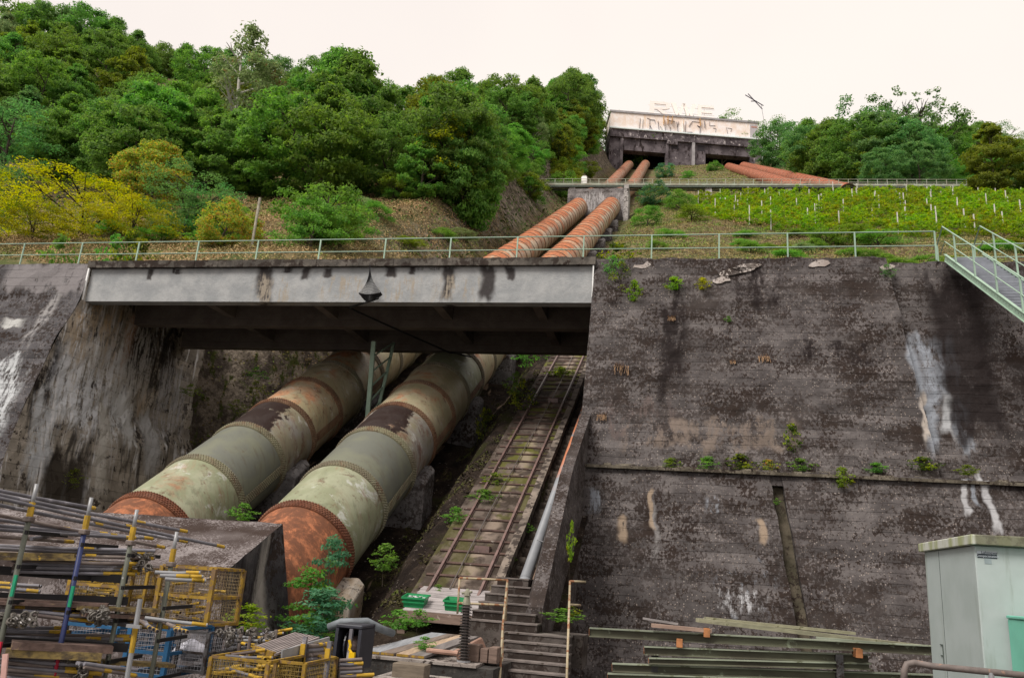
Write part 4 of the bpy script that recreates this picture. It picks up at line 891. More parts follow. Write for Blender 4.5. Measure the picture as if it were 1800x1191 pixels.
hrail('rusty cream tube handrail left of the bottom stairs, turning across above the bins', [('rail', [L0, L1, L2]), ('rail', [L2, L3]), ('post', [L3, L4]), ('post', [L2, L5]), ('mid_rail', [aY(806, 1059, 20.2), aY(888, 1063, 20.2)]), ('post', [L1, aY(882, 1200, 18.6)])])
Rt0 = aY(996, 1200, 17.0); Rt1 = aY(1002, 1021, 19.9); hrail('rusty cream tube handrail right of the bottom stairs, bent over to the wall', [('rail', [Rt0, Rt1]), ('rail', [Rt1, aY(1029, 1022, 20.4)]), ('mid_rail', [aY(1000, 1062, 19.4), aY(1020, 1063, 19.8)])])
# ---------------------------------------------------------------- green steel beams stacked on the right
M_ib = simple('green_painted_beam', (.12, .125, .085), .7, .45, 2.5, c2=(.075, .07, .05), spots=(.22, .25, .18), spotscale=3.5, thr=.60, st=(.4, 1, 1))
M_ibl = simple('pale_lit_green_beam_top', (.27, .30, .23), .7, .4, 2, spots=(.12, .13, .08), spotscale=3, thr=.55, st=(.4, 1, 1))  # paler copy for top flanges: light falling on them put into the colour
M_orn = simple('orange_primer', (.40, .17, .07), .8, .4, 5, spots=(.15, .10, .06))
def ibeam(a, b, h, w_, label):
    a = Vector(a); b = Vector(b); rt = thing('steel_beam', label, 'beam', tuple(a), 'steel beams stacked before the right wall'); up = Vector((0, 0, 1)); d = (b-a).normalized(); y = up.cross(d)
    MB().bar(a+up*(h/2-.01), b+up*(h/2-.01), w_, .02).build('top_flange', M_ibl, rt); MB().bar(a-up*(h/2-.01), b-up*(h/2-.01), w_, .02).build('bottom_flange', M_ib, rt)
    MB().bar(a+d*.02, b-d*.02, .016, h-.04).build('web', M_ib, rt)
    if h > .1: MB().bar(a-d*.004, a, w_*.9, h*.8).build('end_plate', M_orn, rt)
    return rt
yb = 16.0
for (u0, v0, u1, v1, h, dy, lab) in ((1036, 1110, 1640, 1142, .16, 0, 'longest green beam on top of the stack, its orange end sticking out to the left'),
        (1132, 1142, 1528, 1157, .15, .05, 'shorter dark green beam second from the top of the stack'),
        (1140, 1160, 1530, 1170, .11, .0, 'pale topped beam third from the top of the stack'),
        (1076, 1172, 1640, 1192, .15, .1, 'long dull green beam low in the stack'),
        (1068, 1189, 1600, 1206, .14, .0, 'lowest green beam cut by the bottom of the photo'),
        (1300, 1122, 1500, 1130, .05, .6, 'thin beam lying behind the top beam')):
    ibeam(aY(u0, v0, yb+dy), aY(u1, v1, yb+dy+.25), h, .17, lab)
M_pk = simple('olive_mossy_plank', (.30, .29, .20), .85, .3, 2, spots=(.12, .12, .06), st=(1, 6, 6), bump=.01); M_rw_ = simple('raw_pinkish_wood', (.36, .25, .20), .85, .3, 3, st=(1, 6, 6))
def plank(a, b, w_, h, mat, lab): return MB().bar(a, b, w_, h).solo('plank', mat, lab, 'plank')
plank(aY(1226, 1089, 16.1), aY(1640, 1138, 17.2), .24, .07, M_pk, 'long mossy plank slanting down to the right over the beams')
plank(aY(1240, 1086, 16.3), aY(1500, 1112, 17.0), .2, .05, M_pk, 'second mossy plank right behind the long slanting one')
plank(aY(1145, 1098, 15.9), aY(1250, 1108, 16.0), .16, .06, M_rw_, 'short pinkish board lying on the top beam')
plank(aY(1130, 1086, 16.2), aY(1192, 1096, 16.2), .07, .035, M_grayw, 'thin grey stick at the top left of the beam stack')
plank(aY(1435, 1120, 15.85), aY(1560, 1130, 15.9), .1, .03, M_ibl, 'short pale green flat bar on the right of the top beam')
for (u, v, lab) in ((1194, 1128, 'orange wooden spacer under the left of the top beam'), (1510, 1146, 'orange wooden spacer under the right of the top beam'), (1242, 1110, 'orange wooden end block under the short pinkish board')):
    p = aY(u, v, 15.92); MB().box(p.x-.05, p.x+.06, 15.9, 16.3, p.z-.09, p.z+.06).solo('wood_spacer', M_orn, lab, 'spacer', bevel=.006)
for (u, lab) in ((1150, 'dark stacking timber under the left end of the beams'), (1480, 'dark stacking timber under the right end of the beams')):
    p = aY(u, 1195, 16.0); MB().box(p.x-.06, p.x+.06, 16.12, 16.5, -4, aY(u, 1150, 16.1).z).solo('stack_support', M_dgrey, lab, 'support')
# ---------------------------------------------------------------- grey cabinet, teal box, foreground rail
m = MT('grey_green_cabinet_paint', .5, .35); P = m.pos; X = m.sep(P)
c = m.mix(m.ramp(m.noise(P, 1.5, 4, .6), .35, .65), (.37, .42, .42), (.33, .38, .375)); c = m.mix(m.mul(m.ramp(m.noise(P, 5, 5, .7, 0, (1, 1, .12)), .56, .68), .35), c, (.2, .23, .19)); m.col(c); M_cab2 = m.m
m = MT('mossy_cabinet_lid', .7, .3); P = m.pos; X = m.sep(P)
c = m.mix(m.ramp(m.noise(P, 4, 4, .6, 0, (1, 1, .2)), .42, .6), (.45, .46, .42), (.28, .30, .17)); rt_ = m.ramp(X[0], 3.80, 3.84); c = m.mix(m.mul(rt_, .9), c, m.mix(m.ramp(m.noise(P, 9, 4, .7), .4, .6), (.075, .07, .045), (.14, .14, .09)))
m.col(c); M_lid = m.m
CB = thing('utility_cabinet', 'tall grey green utility cabinet with a mossy lid at the right edge', 'cabinet', (4.6, 13, -4))
MB().box(3.83, 6.2, 12.05, 14.35, -4, .80).build('body', M_cab2, CB, bevel=.012)
mb = MB().hexa([(3.77, 11.95, .80), (6.3, 11.95, .80), (6.3, 14.45, .80), (3.77, 14.45, .80), (3.77, 11.95, .93), (6.3, 11.95, .95), (6.3, 14.45, .93), (3.77, 14.45, .93)]); mb.build('lid', M_lid, CB, bevel=.01)
M_line = simple('dark_seam', (.08, .10, .09), .6)
MB().box(3.826, 3.832, 13.6, 13.61, -4, .78).build('door_seam', M_line, CB)
mb = MB()
for z in (-.55, -.70, -.85): mb.box(3.818, 3.829, 13.72, 13.84, z-.006, z+.006)
mb.box(3.818, 3.829, 13.715, 13.727, -.86, -.54); mb.build('hinge_mark', M_line, CB)
M_plw = simple('label_white', (.50, .54, .60), .5, .1); M_plk = simple('label_black', (.02, .03, .04), .5, .1)
def textmesh(name, body, size, loc, rot, mat, parent, ext=.001):
    cu = bpy.data.curves.new(name, 'FONT'); cu.body = body; cu.size = size; cu.extrude = ext; cu.align_x = 'CENTER'; cu.align_y = 'CENTER'
    t = bpy.data.objects.new(name+'_c', cu); C.objects.link(t); bpy.context.view_layer.update()
    me = bpy.data.meshes.new_from_object(t.evaluated_get(bpy.context.evaluated_depsgraph_get())); bpy.data.objects.remove(t)
    me.materials.clear(); me.materials.append(mat); me.transform(Matrix.Translation(loc) @ Matrix.Rotation(rot, 4, 'X')); me.transform(Matrix.Translation(-base(parent)))
    o = bpy.data.objects.new(name, me); C.objects.link(o); o.parent = parent; return o
fy = 12.05; l0, l1 = aY(1717, 966, fy), aY(1752, 974, fy)
LB_ = MB().box(l0.x, l1.x, fy-.004, fy-.001, l1.z, l0.z-.01).build('label_plate', M_plw, CB)
MB().box(l0.x, l1.x, fy-.004, fy-.001, l1.z-.055, l1.z-.001).build('label_band', M_plk, CB)
MB().box(l0.x+.08, l1.x-.07, fy-.004, fy-.001, l1.z-.125, l1.z-.057).build('label_plate', simple('label_grey', (.26, .31, .33), .5, .2), CB)
cxm = (l0.x+l1.x)/2; 
textmesh('label_text', 'Lahmeyer', .05, Vector((cxm+.03, fy-.006, (l0.z+l1.z)/2-.005)), math.radians(90), M_plk, LB_)
textmesh('label_text', 'Compactstation', .042, Vector((cxm, fy-.006, l1.z-.028)), math.radians(90), M_plw, CB)
m_t = simple('turquoise_paint', (.14, .42, .32), .5, .12, 2)
TB = thing('turquoise_cabinet', 'lower turquoise cabinet cut off by the right edge of the photo', 'cabinet', (4.3, 11, -4))
t0 = aY(1771, 1088, 12.0); t0 = Vector((t0.x, 11, aY(1792, 1089, 11.0).z)); MB().box(t0.x, 5.6, 11.0, 12.0, -4, t0.z).build('body', m_t, TB, bevel=.012); MB().box(t0.x-.015, 5.6, 10.98, 12.0, t0.z, t0.z+.04).build('lid', m_t, TB, bevel=.01)
MB().box(t0.x-.018, 5.6, 10.975, 11, t0.z-.012, t0.z-.001).build('rust_edge', M_orn, TB)
mb = MB(); f0 = aY(1588, 1215, 6.0); f1 = aY(1590, 1166, 6.0); f2 = aY(1640, 1170, 6.0); f3 = aY(1860, 1192, 5.8)
FR = thing('foreground_rail', 'bent rusty grey tube rail at the bottom right corner', 'railing', tuple(f0))
MB().tube([f0, f0.lerp(f1, .75), f1+Vector((.015, 0, .0)), f1.lerp(f2, .35)+Vector((0, 0, .012)), f2, f3], .021, 10).build('rail', simple('rusty_grey_tube', (.17, .14, .13), .6, .3, 14, spots=(.25, .16, .12), spotscale=25), FR, smooth=True)
pp = aY(1742, 1181, 5.9); MB().tube([pp, pp-Vector((0, 0, .5))], .018, 8).build('post', M_galv, FR)
# ---------------------------------------------------------------- scaffold tube rack on the left
M_tube = simple('galvanised_scaffold_tube', (.17, .165, .19), .45, .3, 1.2, spec=.5, metal=.0, c2=(.10, .095, .11), spots=(.30, .29, .32), spotscale=2.5, thr=.6, st=(.6, 3, 3))
M_tube2 = simple('brownish_scaffold_tube', (.20, .165, .15), .5, .3, 1.2, c2=(.11, .085, .08), spots=(.30, .26, .25), spotscale=2.5, thr=.62, st=(.6, 3, 3))
M_yb = simple('yellow_tube_paint', (.48, .30, .03), .5, .3, 6, spots=(.22, .15, .08), spotscale=14, thr=.6)
M_blue = simple('blue_post_paint', (.02, .03, .11), .5, .3, 4, spots=(.10, .10, .13), spotscale=9, thr=.62)
M_post = simple('olive_grey_post', (.09, .095, .075), .6, .3, 4, spots=(.24, .24, .24), spotscale=8, thr=.62)
M_jade = simple('green_tape', (.02, .32, .17), .5, .2, 5); M_rtape = simple('red_tape', (.45, .02, .05), .5, .2, 5)
M_blk = simple('black_steel', (.012, .011, .013), .6, .2, 4, spots=(.05, .045, .04), thr=.66)
RK = thing('storage_rack', 'scaffold tube storage rack with olive and blue posts at the lower left', 'rack', (-8, 10.5, -4))
RP = [((65, 850), (18, 1200), 9.4, 0), ((161, 874), (120, 1200), 9.9, 1), ((241, 895), (214, 1200), 10.4, 0), ((311, 934), (283, 1200), 10.9, 0)]
posts_ = []
for (a_, b_, Y, bl) in RP:
    t_ = aY(*a_, Y); lo_ = Vector((t_.x, Y, -4)); posts_.append(t_)
    mt = M_blue if bl else M_post
    po = MB().tube([lo_, t_-Vector((0, 0, .33))], .034, 10).build('post', mt, RK, smooth=True)
    MB().tube([t_-Vector((0, 0, .34)), t_], .026, 10).build('post_pin', M_galv, po, smooth=True)
    MB().tube([t_-Vector((0, 0, .42)), t_-Vector((0, 0, .24))], .040, 8).build('yellow_collar', M_yb, po)
    MB().box(t_.x-.055, t_.x+.055, Y-.055, Y+.055, t_.z-.49, t_.z-.42).build('coupler', M_tube2, po, bevel=.012)
    for dz, h_, mm in ((-1.28, .26, M_jade), (-2.1, .3, M_rtape)):
        if a_[0] < 200: MB().box(t_.x+.012, t_.x+.05, Y-.045, Y-.02, t_.z+dz-h_/2, t_.z+dz+h_/2).build('tape', mm, po)
for dz in (-.62, -1.05, -1.48, -2.0):   # cross bearers running away from the viewer and long shelf beams
    for p in posts_: MB().bar((p.x+.02, p.y-.03, p.z+dz), (p.x-.12, p.y+.9, p.z+dz), .035, .05).build('bearer', M_blk, RK)
for (v0, v1) in ((997, 1018), (1046, 1056), (1122, 1138)):
    MB().bar(aY(-60, v0, 9.5), aY(225, v1, 10.5), .05, .11).build('shelf_beam', M_blk, RK)
tn = [0]
def tubeobj(a, b, label, r=.0245, mat=None, group='scaffold tubes on the rack', ends=(0, 1), yl=.18, hollow=True):
    a = Vector(a); b = Vector(b); d = (b-a).normalized(); rt = thing('scaffold_tube', label, 'tube', tuple(a), group); mt = mat or (M_tube if rnd.random() < .6 else M_tube2)
    sag = Vector((0, 0, -.015*rnd.random())); mid = (a+b)/2+sag
    MB().tube([a, mid, b], r, 9).build('tube', mt, rt, smooth=False)
    if yl:
        if 1 in ends: MB().tube([b-d*yl, b-d*.02], r+.002, 9, cap=False).build('yellow_band', M_yb, rt)
        if rnd.random() < .5: q_ = a.lerp(b, .35+.4*rnd.random()); MB().tube([q_, q_+d*(.1+.2*rnd.random())], r+.002, 9, cap=False).build('yellow_band', M_yb, rt)
    if hollow: MB().tube([b-d*.002, b+d*.001], r*.72, 9).build('bore_shade', M_blk, rt)  # black disc on the closed end, painted for the shade inside the tube
    return rt
top = [((-60, 850), 8.7, (168, 893), 11.0, 'highest tube of the rack, short, ending beside the second post'), ((-60, 857), 8.6, (330, 934), 12.0, 'long tube just under the highest one, top of the rack'),
       ((-60, 862), 8.6, (395, 961), 12.4, 'longest leaning tube reaching furthest right with a yellow tip'), ((-60, 875), 8.7, (330, 952), 11.9, 'leaning tube right below the longest one'),
       ((-60, 893), 8.9, (290, 962), 11.9, 'shaded tube in the middle of the top layer'), ((-60, 905), 9.1, (190, 938), 11.4, 'tube with yellow end at mid height of the top layer'), ((-60, 918), 9.0, (270, 946), 11.6, 'nearly level tube in the lower half of the top layer'),
       ((-60, 926), 9.0, (240, 945), 11.2, 'nearly level tube close under its twin in the top layer'), ((-60, 938), 8.9, (130, 952), 10.5, 'short tube at the bottom of the top layer'), ((55, 946), 9.6, (130, 934), 11.0, 'small tube crossing upward under the top layer')]
for a_, ya, b_, yb_, lab in top: tubeobj(aY(*a_, ya), aY(*b_, yb_), lab)
def bundle(u0, v0, u1, v1, y0, y1, n, label, group, dv=6, jit=14, mat=None, r=.0245):
    for i in range(n):
        row = i % 3; k = i//3
        a_ = aY(u0-rnd.random()*20, v0+k*dv+rnd.uniform(-1, 1), y0+row*.07); b_ = aY(u1+rnd.uniform(-jit, jit), v1+k*dv+rnd.uniform(-1.5, 1.5), y1+row*.07)
        tubeobj(a_, b_, label, group=group, ends=(1,) if rnd.random() < .7 else (), mat=mat, r=r)
bundle(-60, 955, 262, 968, 9.4, 10.7, 9, 'grey scaffold tube in the bundle on the shelf below the leaning tubes', 'tubes on the second shelf', 6)
bundle(-60, 1098, 120, 1104, 9.7, 10.4, 6, 'dark scaffold tube in the pile under the coupler heap', 'tubes under the coupler heap', 6)
bundle(40, 985, 245, 990, 9.6, 10.6, 12, 'scaffold tube in the pile ending right of the blue post', 'tubes on the second shelf, lower pile', 6)
bundle(-60, 1018, 60, 1030, 10.2, 10.6, 5, 'muddy rod lying at the back of the rack, over the mossy roof', 'muddy rods at the back', 8)
bundle(-60, 1110, 230, 1118, 9.9, 10.7, 6, 'rusty brown tube in the dark shelf under the coupler heap', 'rusty tubes on the dark shelf', 5)
bundle(130, 1076, 290, 1092, 10.3, 11, 9, 'yellow brown tube jumbled right of the blue post', 'yellow brown tubes right of the blue post', 5, 20)
bundle(-60, 1062, 150, 1070, 9.4, 10.2, 5, 'scaffold tube on the third shelf with yellow bands', 'tubes on the third shelf', 7)
bundle(60, 1074, 180, 1084, 9.6, 10.2, 6, 'short scaffold tube under the third shelf', 'tubes under the third shelf', 6)
bundle(-10, 1150, 170, 1166, 9.4, 10.2, 22, 'scaffold tube in the lowest bundle of the rack', 'tubes on the lowest shelf', 6)
bundle(150, 1165, 235, 1178, 9.6, 10.3, 4, 'scaffold tube at the bottom edge beside the lowest bundle', 'tubes at the bottom edge', 7)
for i in range(3): tubeobj(aY(272+9*i, 1005+6*i, 10.0), aY(352+5*i, 1006+7*i, 10.3), 'pale tube jutting out right of the last post, over the yellow crate', group='tubes jutting over the yellow crate', mat=M_galv)
for i in range(3): tubeobj(aY(246+5*i, 1090+1*i, 10.6), aY(277-7*i, 1109-3*i, 9.2), 'short tube pointing at the viewer left of the last post', group='short tubes pointing at the viewer, left trio', r=.022)
for i in range(4): tubeobj(aY(285+7*i, 1091+2*i, 10.9), aY(330-7*i, 1110-1*i, 9.6), 'short tube pointing at the viewer right of the last post', group='short tubes pointing at the viewer, right group', r=.022)
tubeobj(aY(255, 1085, 10.5), aY(365, 1098, 10.8), 'grey tube lying level above the blue crate', mat=M_galv)
tubeobj(aY(222, 1200, 9.3), aY(247, 1052, 9.3), 'upright galvanised tube with a yellow foot standing before the rack', mat=M_galv, r=.03, ends=())
MB().box(aY(231, 1095, 9.25).x-.03, aY(249, 1095, 9.25).x+.02, 9.2, 9.24, aY(240, 1103, 9.25).z, aY(240, 1097, 9.25).z).solo('clamp_plate', M_galv, 'small clamp plate on the upright galvanised tube', 'clamp')
# boards
M_bd1 = simple('yellowed_scaffold_board', (.26, .19, .07), .8, .5, 2.5, c2=(.08, .06, .04), st=(1, 5, 5), spots=(.5, .33, .05), spotscale=5, thr=.62, bump=.01)
M_bd2 = simple('brown_scaffold_board', (.15, .10, .085), .8, .4, 2.5, st=(1, 5, 5), spots=(.24, .17, .10), spotscale=4, thr=.6, bump=.01)
for k_, (u0, v0, u1, v1, y0, y1, w_, h_, mt, lab) in enumerate(((-60, 972, 132, 976, 9.3, 10.0, .25, .05, M_bd1, 'yellowed board on the second shelf of the rack'), (-60, 980, 138, 982, 9.3, 10.0, .22, .04, M_bd1, 'lower yellowed board on the second shelf'),
      (-60, 1050, 190, 1062, 9.4, 10.3, .3, .04, M_bd2, 'brown board under the black beam on the third shelf'), (-60, 1056, 150, 1064, 9.3, 10.1, .25, .04, M_bd2, 'second brown board on the third shelf'),
      (20, 1132, 196, 1140, 9.5, 10.3, .3, .09, M_bd2, 'thick brown board above the lowest bundle'), (10, 1144, 178, 1152, 9.5, 10.2, .3, .10, M_bd1, 'thick board with a yellow end above the lowest bundle'),
      (130, 1066, 275, 1072, 10.0, 10.9, .3, .05, M_bd1, 'yellowed broken board right of the blue post'), (140, 1078, 260, 1084, 10.0, 10.9, .3, .05, M_bd2, 'dark brown board right of the blue post'), (150, 1160, 300, 1168, 10.4, 11.4, .3, .05, M_bd1, 'muddy board in the dark lower right of the rack'))):
    plank(aY(u0, v0, y0), aY(u1, v1, y1), w_, h_, mt, lab)
# couplers: each a small clamp of two rounded jaws and a bolt
M_coup = simple('dirty_coupler_steel', (.13, .115, .10), .55, .5, 10, spots=(.36, .34, .34), spotscale=22, thr=.60, spec=.5, obj=True)
def coupler_proto():
    rt = thing('tube_coupler', 'x', 'coupler', (0, 0, 0))
    mb = MB(); 
    for s_ in (-1, 1):
        pts = [(math.cos(t)*.034, .012*s_, math.sin(t)*.034) for t in np.linspace(.3, 5.2, 9)]; mb.tube(pts, .012, 5)
    mb.build('jaw', M_coup, rt); MB().tube([(.03, 0, -.05), (.03, 0, .045)], .008, 6).tube([(.03, 0, .02), (.03, 0, .045)], .015, 6).build('bolt', M_coup, rt); return rt
cpr = coupler_proto(); cpr_used = [False]
def place_coupler(p, label, group, rot):
    if not cpr_used[0]: o = cpr; cpr_used[0] = True
    else:
        o = cpr.copy(); C.objects.link(o)
        for ch in cpr.children: c_ = ch.copy(); C.objects.link(c_); c_.parent = o
    o.location = p; o.rotation_euler = rot; o.scale = (rot[0]*.05+1.0,)*3; o['label'] = label; o['group'] = group
for (u0, v0, u1, v1, Y, n, lab, grp) in ((0, 1078, 60, 1098, 9.3, 26, 'dirty coupler in the heap left of the blue post, on the third shelf', 'couplers heaped on the third shelf'), (150, 1068, 188, 1094, 9.9, 22, 'dirty coupler in the clump at the board ends', 'couplers clumped at the board ends'),
        (230, 968, 270, 1000, 10.5, 26, 'coupler fixed on the tube ends of the second shelf', 'couplers on the second shelf'), (60, 1160, 160, 1190, 9.9, 36, 'coupler in the lowest heap of the rack', 'couplers in the lowest heap'), (380, 1105, 480, 1135, 12.4, 20, 'coupler lying among the yellow clamps in the middle crate', 'couplers in the middle crate')):
    for i in range(n):
        p = aY(u0+(u1-u0)*rnd.random(), v0+(v1-v0)*rnd.random(), Y+rnd.random()*.3); place_coupler(p, lab, grp, (rnd.random()*6, rnd.random()*6, rnd.random()*6))
# ---------------------------------------------------------------- mesh crates
def crate(label, name, x0, x1, y0, y1, z0, z1, frame_m, wire_m, grid=.058, fw=.05, group=None, mid=True):
    rt = thing('mesh_crate', label, 'crate', ((x0+x1)/2, y0, z0), group)
    for x in (x0, x1):
        for y in (y0, y1): MB().box(x-fw/2, x+fw/2, y-fw/2, y+fw/2, z0, z1).build('corner_post', frame_m, rt)
    mb = MB()
    for z in (z0+.03, z1-.001)+((((z0+z1)/2),) if mid else ()):
        for y in (y0, y1): mb.bar((x0+fw/2, y, z), (x1-fw/2, y, z), fw*.8, fw*.7)
        for x in (x0, x1): mb.bar((x, y0+fw/2, z), (x, y1-fw/2, z), fw*.8, fw*.7)
    mb.build('frame', frame_m, rt)
    mb = MB(); r = .0022
    for y in (y0, y1):
        for x in np.arange(x0+grid, x1, grid): mb.bar((x, y, z0), (x, y, z1), r*2)
        for z in np.arange(z0+grid, z1, grid): mb.bar((x0, y-.008, z), (x1, y-.008, z), r*2)
    for x in (x0, x1):
        for y in np.arange(y0+grid, y1, grid): mb.bar((x, y, z0), (x, y, z1), r*2)
        for z in np.arange(z0+grid, z1, grid): mb.bar((x-.008, y0, z), (x-.008, y1, z), r*2)
    mb.build('wire_mesh', wire_m, rt); MB().box(x0+.03, x1-.03, y0+.03, y1-.03, z0+.01, z0+.03).build('base_plate', M_blk, rt); return rt
M_wire = simple('rusty_wire', (.26, .19, .10), .6, .4, 10, spots=(.45, .36, .22), spotscale=12); M_ywire = simple('yellow_wire', (.30, .21, .06), .6, .3, 10); M_bl = simple('bright_blue_paint', (.02, .10, .22), .5, .25, 4, spots=(.10, .18, .26), spotscale=9, thr=.66); M_gwire = simple('grey_wire', (.30, .30, .33), .5, .3, 10)
Yc = 13.3
def crt(u0, u1, v0, v1, Y, dep, label, fm, wm, **k):
    a_ = aY(u0, v1, Y); b_ = aY(u1, v0, Y); return crate(label, 'c', a_.x, b_.x, Y, Y+dep, a_.z, b_.z, fm, wm, **k), a_, b_
def fill(u0, u1, v0, v1, Y, dep, n, label, group, mats, L=.9):
    for i in range(n):
        a_ = aY(u0+(u1-u0)*rnd.random(), v0+(v1-v0)*(rnd.random()), Y+.1+rnd.random()*(dep-.2)); an = rnd.uniform(-.4, .4); l_ = L*(.5+.5*rnd.random())
        x1_ = min(a_.x+l_, aY(u1-4, v0, Y).x); b_ = Vector((x1_, min(max(a_.y+rnd.uniform(-.3, .3), Y+.08), Y+dep-.08), a_.z+math.sin(an)*.22))
        tubeobj(a_, b_, label, group=group, mat=rnd.choice(mats), r=.022, yl=.15)
_, a_, b_ = crt(268, 378, 1000, 1094, Yc, 1.0, 'yellow mesh crate with two doors standing on the right of the crate row', M_yel, M_wire, fw=.07)
_, a_, b_ = crt(118, 214, 1005, 1050, Yc, 1.0, 'yellow mesh crate seen between the first rack posts', M_yel, M_ywire, fw=.07)
_, a_, b_ = crt(219, 262, 1000, 1094, Yc+.3, .8, 'rusty mesh crate between the two yellow ones', M_yel, M_wire, fw=.05)
fill(122, 205, 1012, 1046, Yc, 1, 16, 'yellow ended rod jumbled in the left yellow crate', 'rods in the left yellow crate', [M_yb, M_tube2, M_bd1], .7)
fill(272, 350, 1015, 1090, Yc, 1, 16, 'brown rod jumbled in the right yellow crate', 'rods in the right yellow crate', [M_tube2, M_bd2, M_tube2], .5)
crt(110, 206, 1103, 1130, 12.9, 1.0, 'bright blue mesh crate at the left, under the third shelf', M_bl, M_gwire, fw=.07)
crt(215, 300, 1106, 1185, 12.2, 1.2, 'bright blue mesh crate in the middle of the lower row', M_bl, M_gwire, fw=.07)
crt(305, 368, 1112, 1180, 12.6, 1.0, 'dark mesh crate right of the blue one, holding a white sack', M_dgrey, M_gwire, fw=.05)
p_ = aY(335, 1142, 12.9)
mb = MB(); vs = []; ns_, nt_ = 10, 8
for j in range(nt_+1):
    for i in range(ns_): t = 2*math.pi*i/ns_; h_ = j/nt_; rr = .26*math.sin(math.pi*min(1, .15+h_*.8))*(1+.18*math.sin(3*t+j)); vs.append((p_.x+rr*math.cos(t), p_.y+rr*.8*math.sin(t), p_.z-.15+.32*h_))
mb.add(vs, [(j*ns_+i, j*ns_+(i+1) % ns_, (j+1)*ns_+(i+1) % ns_, (j+1)*ns_+i) for j in range(nt_) for i in range(ns_)]+[tuple(range(ns_-1, -1, -1)), tuple(nt_*ns_+i for i in range(ns_))])
mb.solo('sack', simple('white_sack', (.62, .62, .70), .6, .3, 5), 'white plastic sack in the dark mesh crate', 'sack', smooth=True)
crt(362, 472, 1163, 1215, 10.9, 1.1, 'low yellow mesh crate at the bottom, full of rods and clamps', M_yel, M_ywire, fw=.05, mid=False)
crt(478, 536, 1166, 1215, 11.2, 1.1, 'small yellow mesh crate right of the low one', M_yel, M_ywire, fw=.05, mid=False)
fill(366, 465, 1150, 1190, 11, 1, 18, 'yellow ended rod jumbled in the low yellow crate', 'rods in the low yellow crate', [M_tube, M_yb, M_tube2], .6)
fill(385, 480, 1112, 1140, 13, 1, 16, 'yellow banded tube in the heap behind the low crate', 'tubes in the heap behind the low crate', [M_yb, M_tube, M_galv], .9)
for i in range(5):
    p = aY(395+22*i, 1125, 13.2); MB().tube([Vector((p.x, 13.2+.1*(i % 2), -4)), Vector((p.x, 13.2+.1*(i % 2), aY(395+22*i, 1098+2*i, 13.2).z))], .03, 8).solo('upright_post', M_tube2, ['short upright post leftmost in the heap', 'upright post second in the heap behind the low crate', 'upright post in the middle of the heap', 'upright post behind the tilted grating', 'upright post next to the black reel box'][i], 'post')
# tilted grating with slats
GR = thing('steel_grating', 'ribbed pinkish grey grating panel lying tilted on the tube stillage', 'grating', tuple(aY(450, 1140, 12)))
g0, g1, g2, g3 = aY(446, 1138, 11.8), aY(482, 1150, 11.5), aY(560, 1120, 12.6), aY(520, 1112, 13.0)
M_gr = simple('pinkish_grey_grating', (.24, .205, .20), .6, .3, 5)
for i in range(9): t = i/8; MB().bar(g0.lerp(g1, t), g3.lerp(g2, t), .035, .03).build('slat', M_gr, GR)
MB().bar(g0, g1, .05, .07).build('yellow_edge', M_yel, GR)
MB().bar(aY(495, 1150, 11.6), aY(578, 1126, 12.7), .03, .13).solo('side_channel', M_galv, 'grey channel beside the tilted grating', 'channel')
# stillage of stacked tubes
SL = thing('tube_stillage', 'upright stillage frame holding a neat stack of horizontal tubes', 'stillage', tuple(aY(545, 1191, 12.0)))
for u, v in ((537, 1118), (580, 1126)): p = aY(u, v, 12.0); MB().bar((p.x, 12.0, -4), (p.x, 12.0, p.z), .06, .05).build('post', M_tube, SL); MB().bar((p.x, 11.96, p.z-.25), (p.x, 11.96, p.z-.1), .07, .03).build('yellow_sleeve', M_yb, SL)
for i in range(9): tubeobj(aY(540, 1135+8*i, 12.05), aY(577, 1131+8*i, 12.6), 'tube in the neat stack held by the stillage left of the black box', group='tubes stacked in the stillage', r=.033, yl=.12, mat=(M_tube2, M_tube)[i % 2])
for i in range(7): tubeobj(aY(597, 1160+7*i, 12.2), aY(636, 1158+7*i, 12.4), 'tube in the small stack right below the black box', group='tubes stacked below the black box', r=.028, yl=.1, mat=(M_tube2, M_tube)[i % 2], ends=())
# black reel box with yellow hook
RB = thing('cable_reel_box', 'black steel frame box with a cable drum and a yellow hook inside', 'reel box', tuple(aY(610, 1160, 12.9)))
q0, q1 = aY(582, 1172, 12.9), aY(637, 1099, 12.9); M_bx = simple('blue_black_steel', (.028, .03, .042), .45, .3, 5, spec=.5, spots=(.10, .10, .12), thr=.66)
MB().box(q0.x, q1.x, 13.45, 13.5, q0.z, q1.z).build('back_plate', M_bx, RB)
MB().box(q0.x, q0.x+.05, 12.9, 13.45, q0.z, q1.z-.061).build('side_plate', M_bx, RB); MB().box(q1.x-.05, q1.x, 12.9, 13.45, q0.z, q1.z-.061).build('side_plate', M_bx, RB); MB().box(q0.x, q1.x, 12.9, 13.45, q1.z-.06, q1.z).build('top_plate', M_bx, RB, bevel=.015)
MB().box(q0.x+.24, q0.x+.29, 12.88, 12.94, q0.z-.4, q1.z-.06).build('middle_post', M_tube, RB)
pc_ = Vector((q0.x+.15, 13.2, (q0.z+q1.z)/2)); MB().tube([pc_, pc_+Vector((.25, 0, 0))], .15, 16).build('cable_drum', simple('rusty_drum', (.13, .09, .08), .6, .4, 5), RB); MB().tube([pc_+Vector((-.02, 0, 0)), pc_], .24, 20).build('drum_flange', M_bx, RB); MB().tube([pc_+Vector((.25, 0, 0)), pc_+Vector((.27, 0, 0))], .24, 20).build('drum_flange', M_bx, RB)
M_yy = simple('bright_yellow_plastic', (.72, .46, .01), .4, .1); hx = q1.x-.14
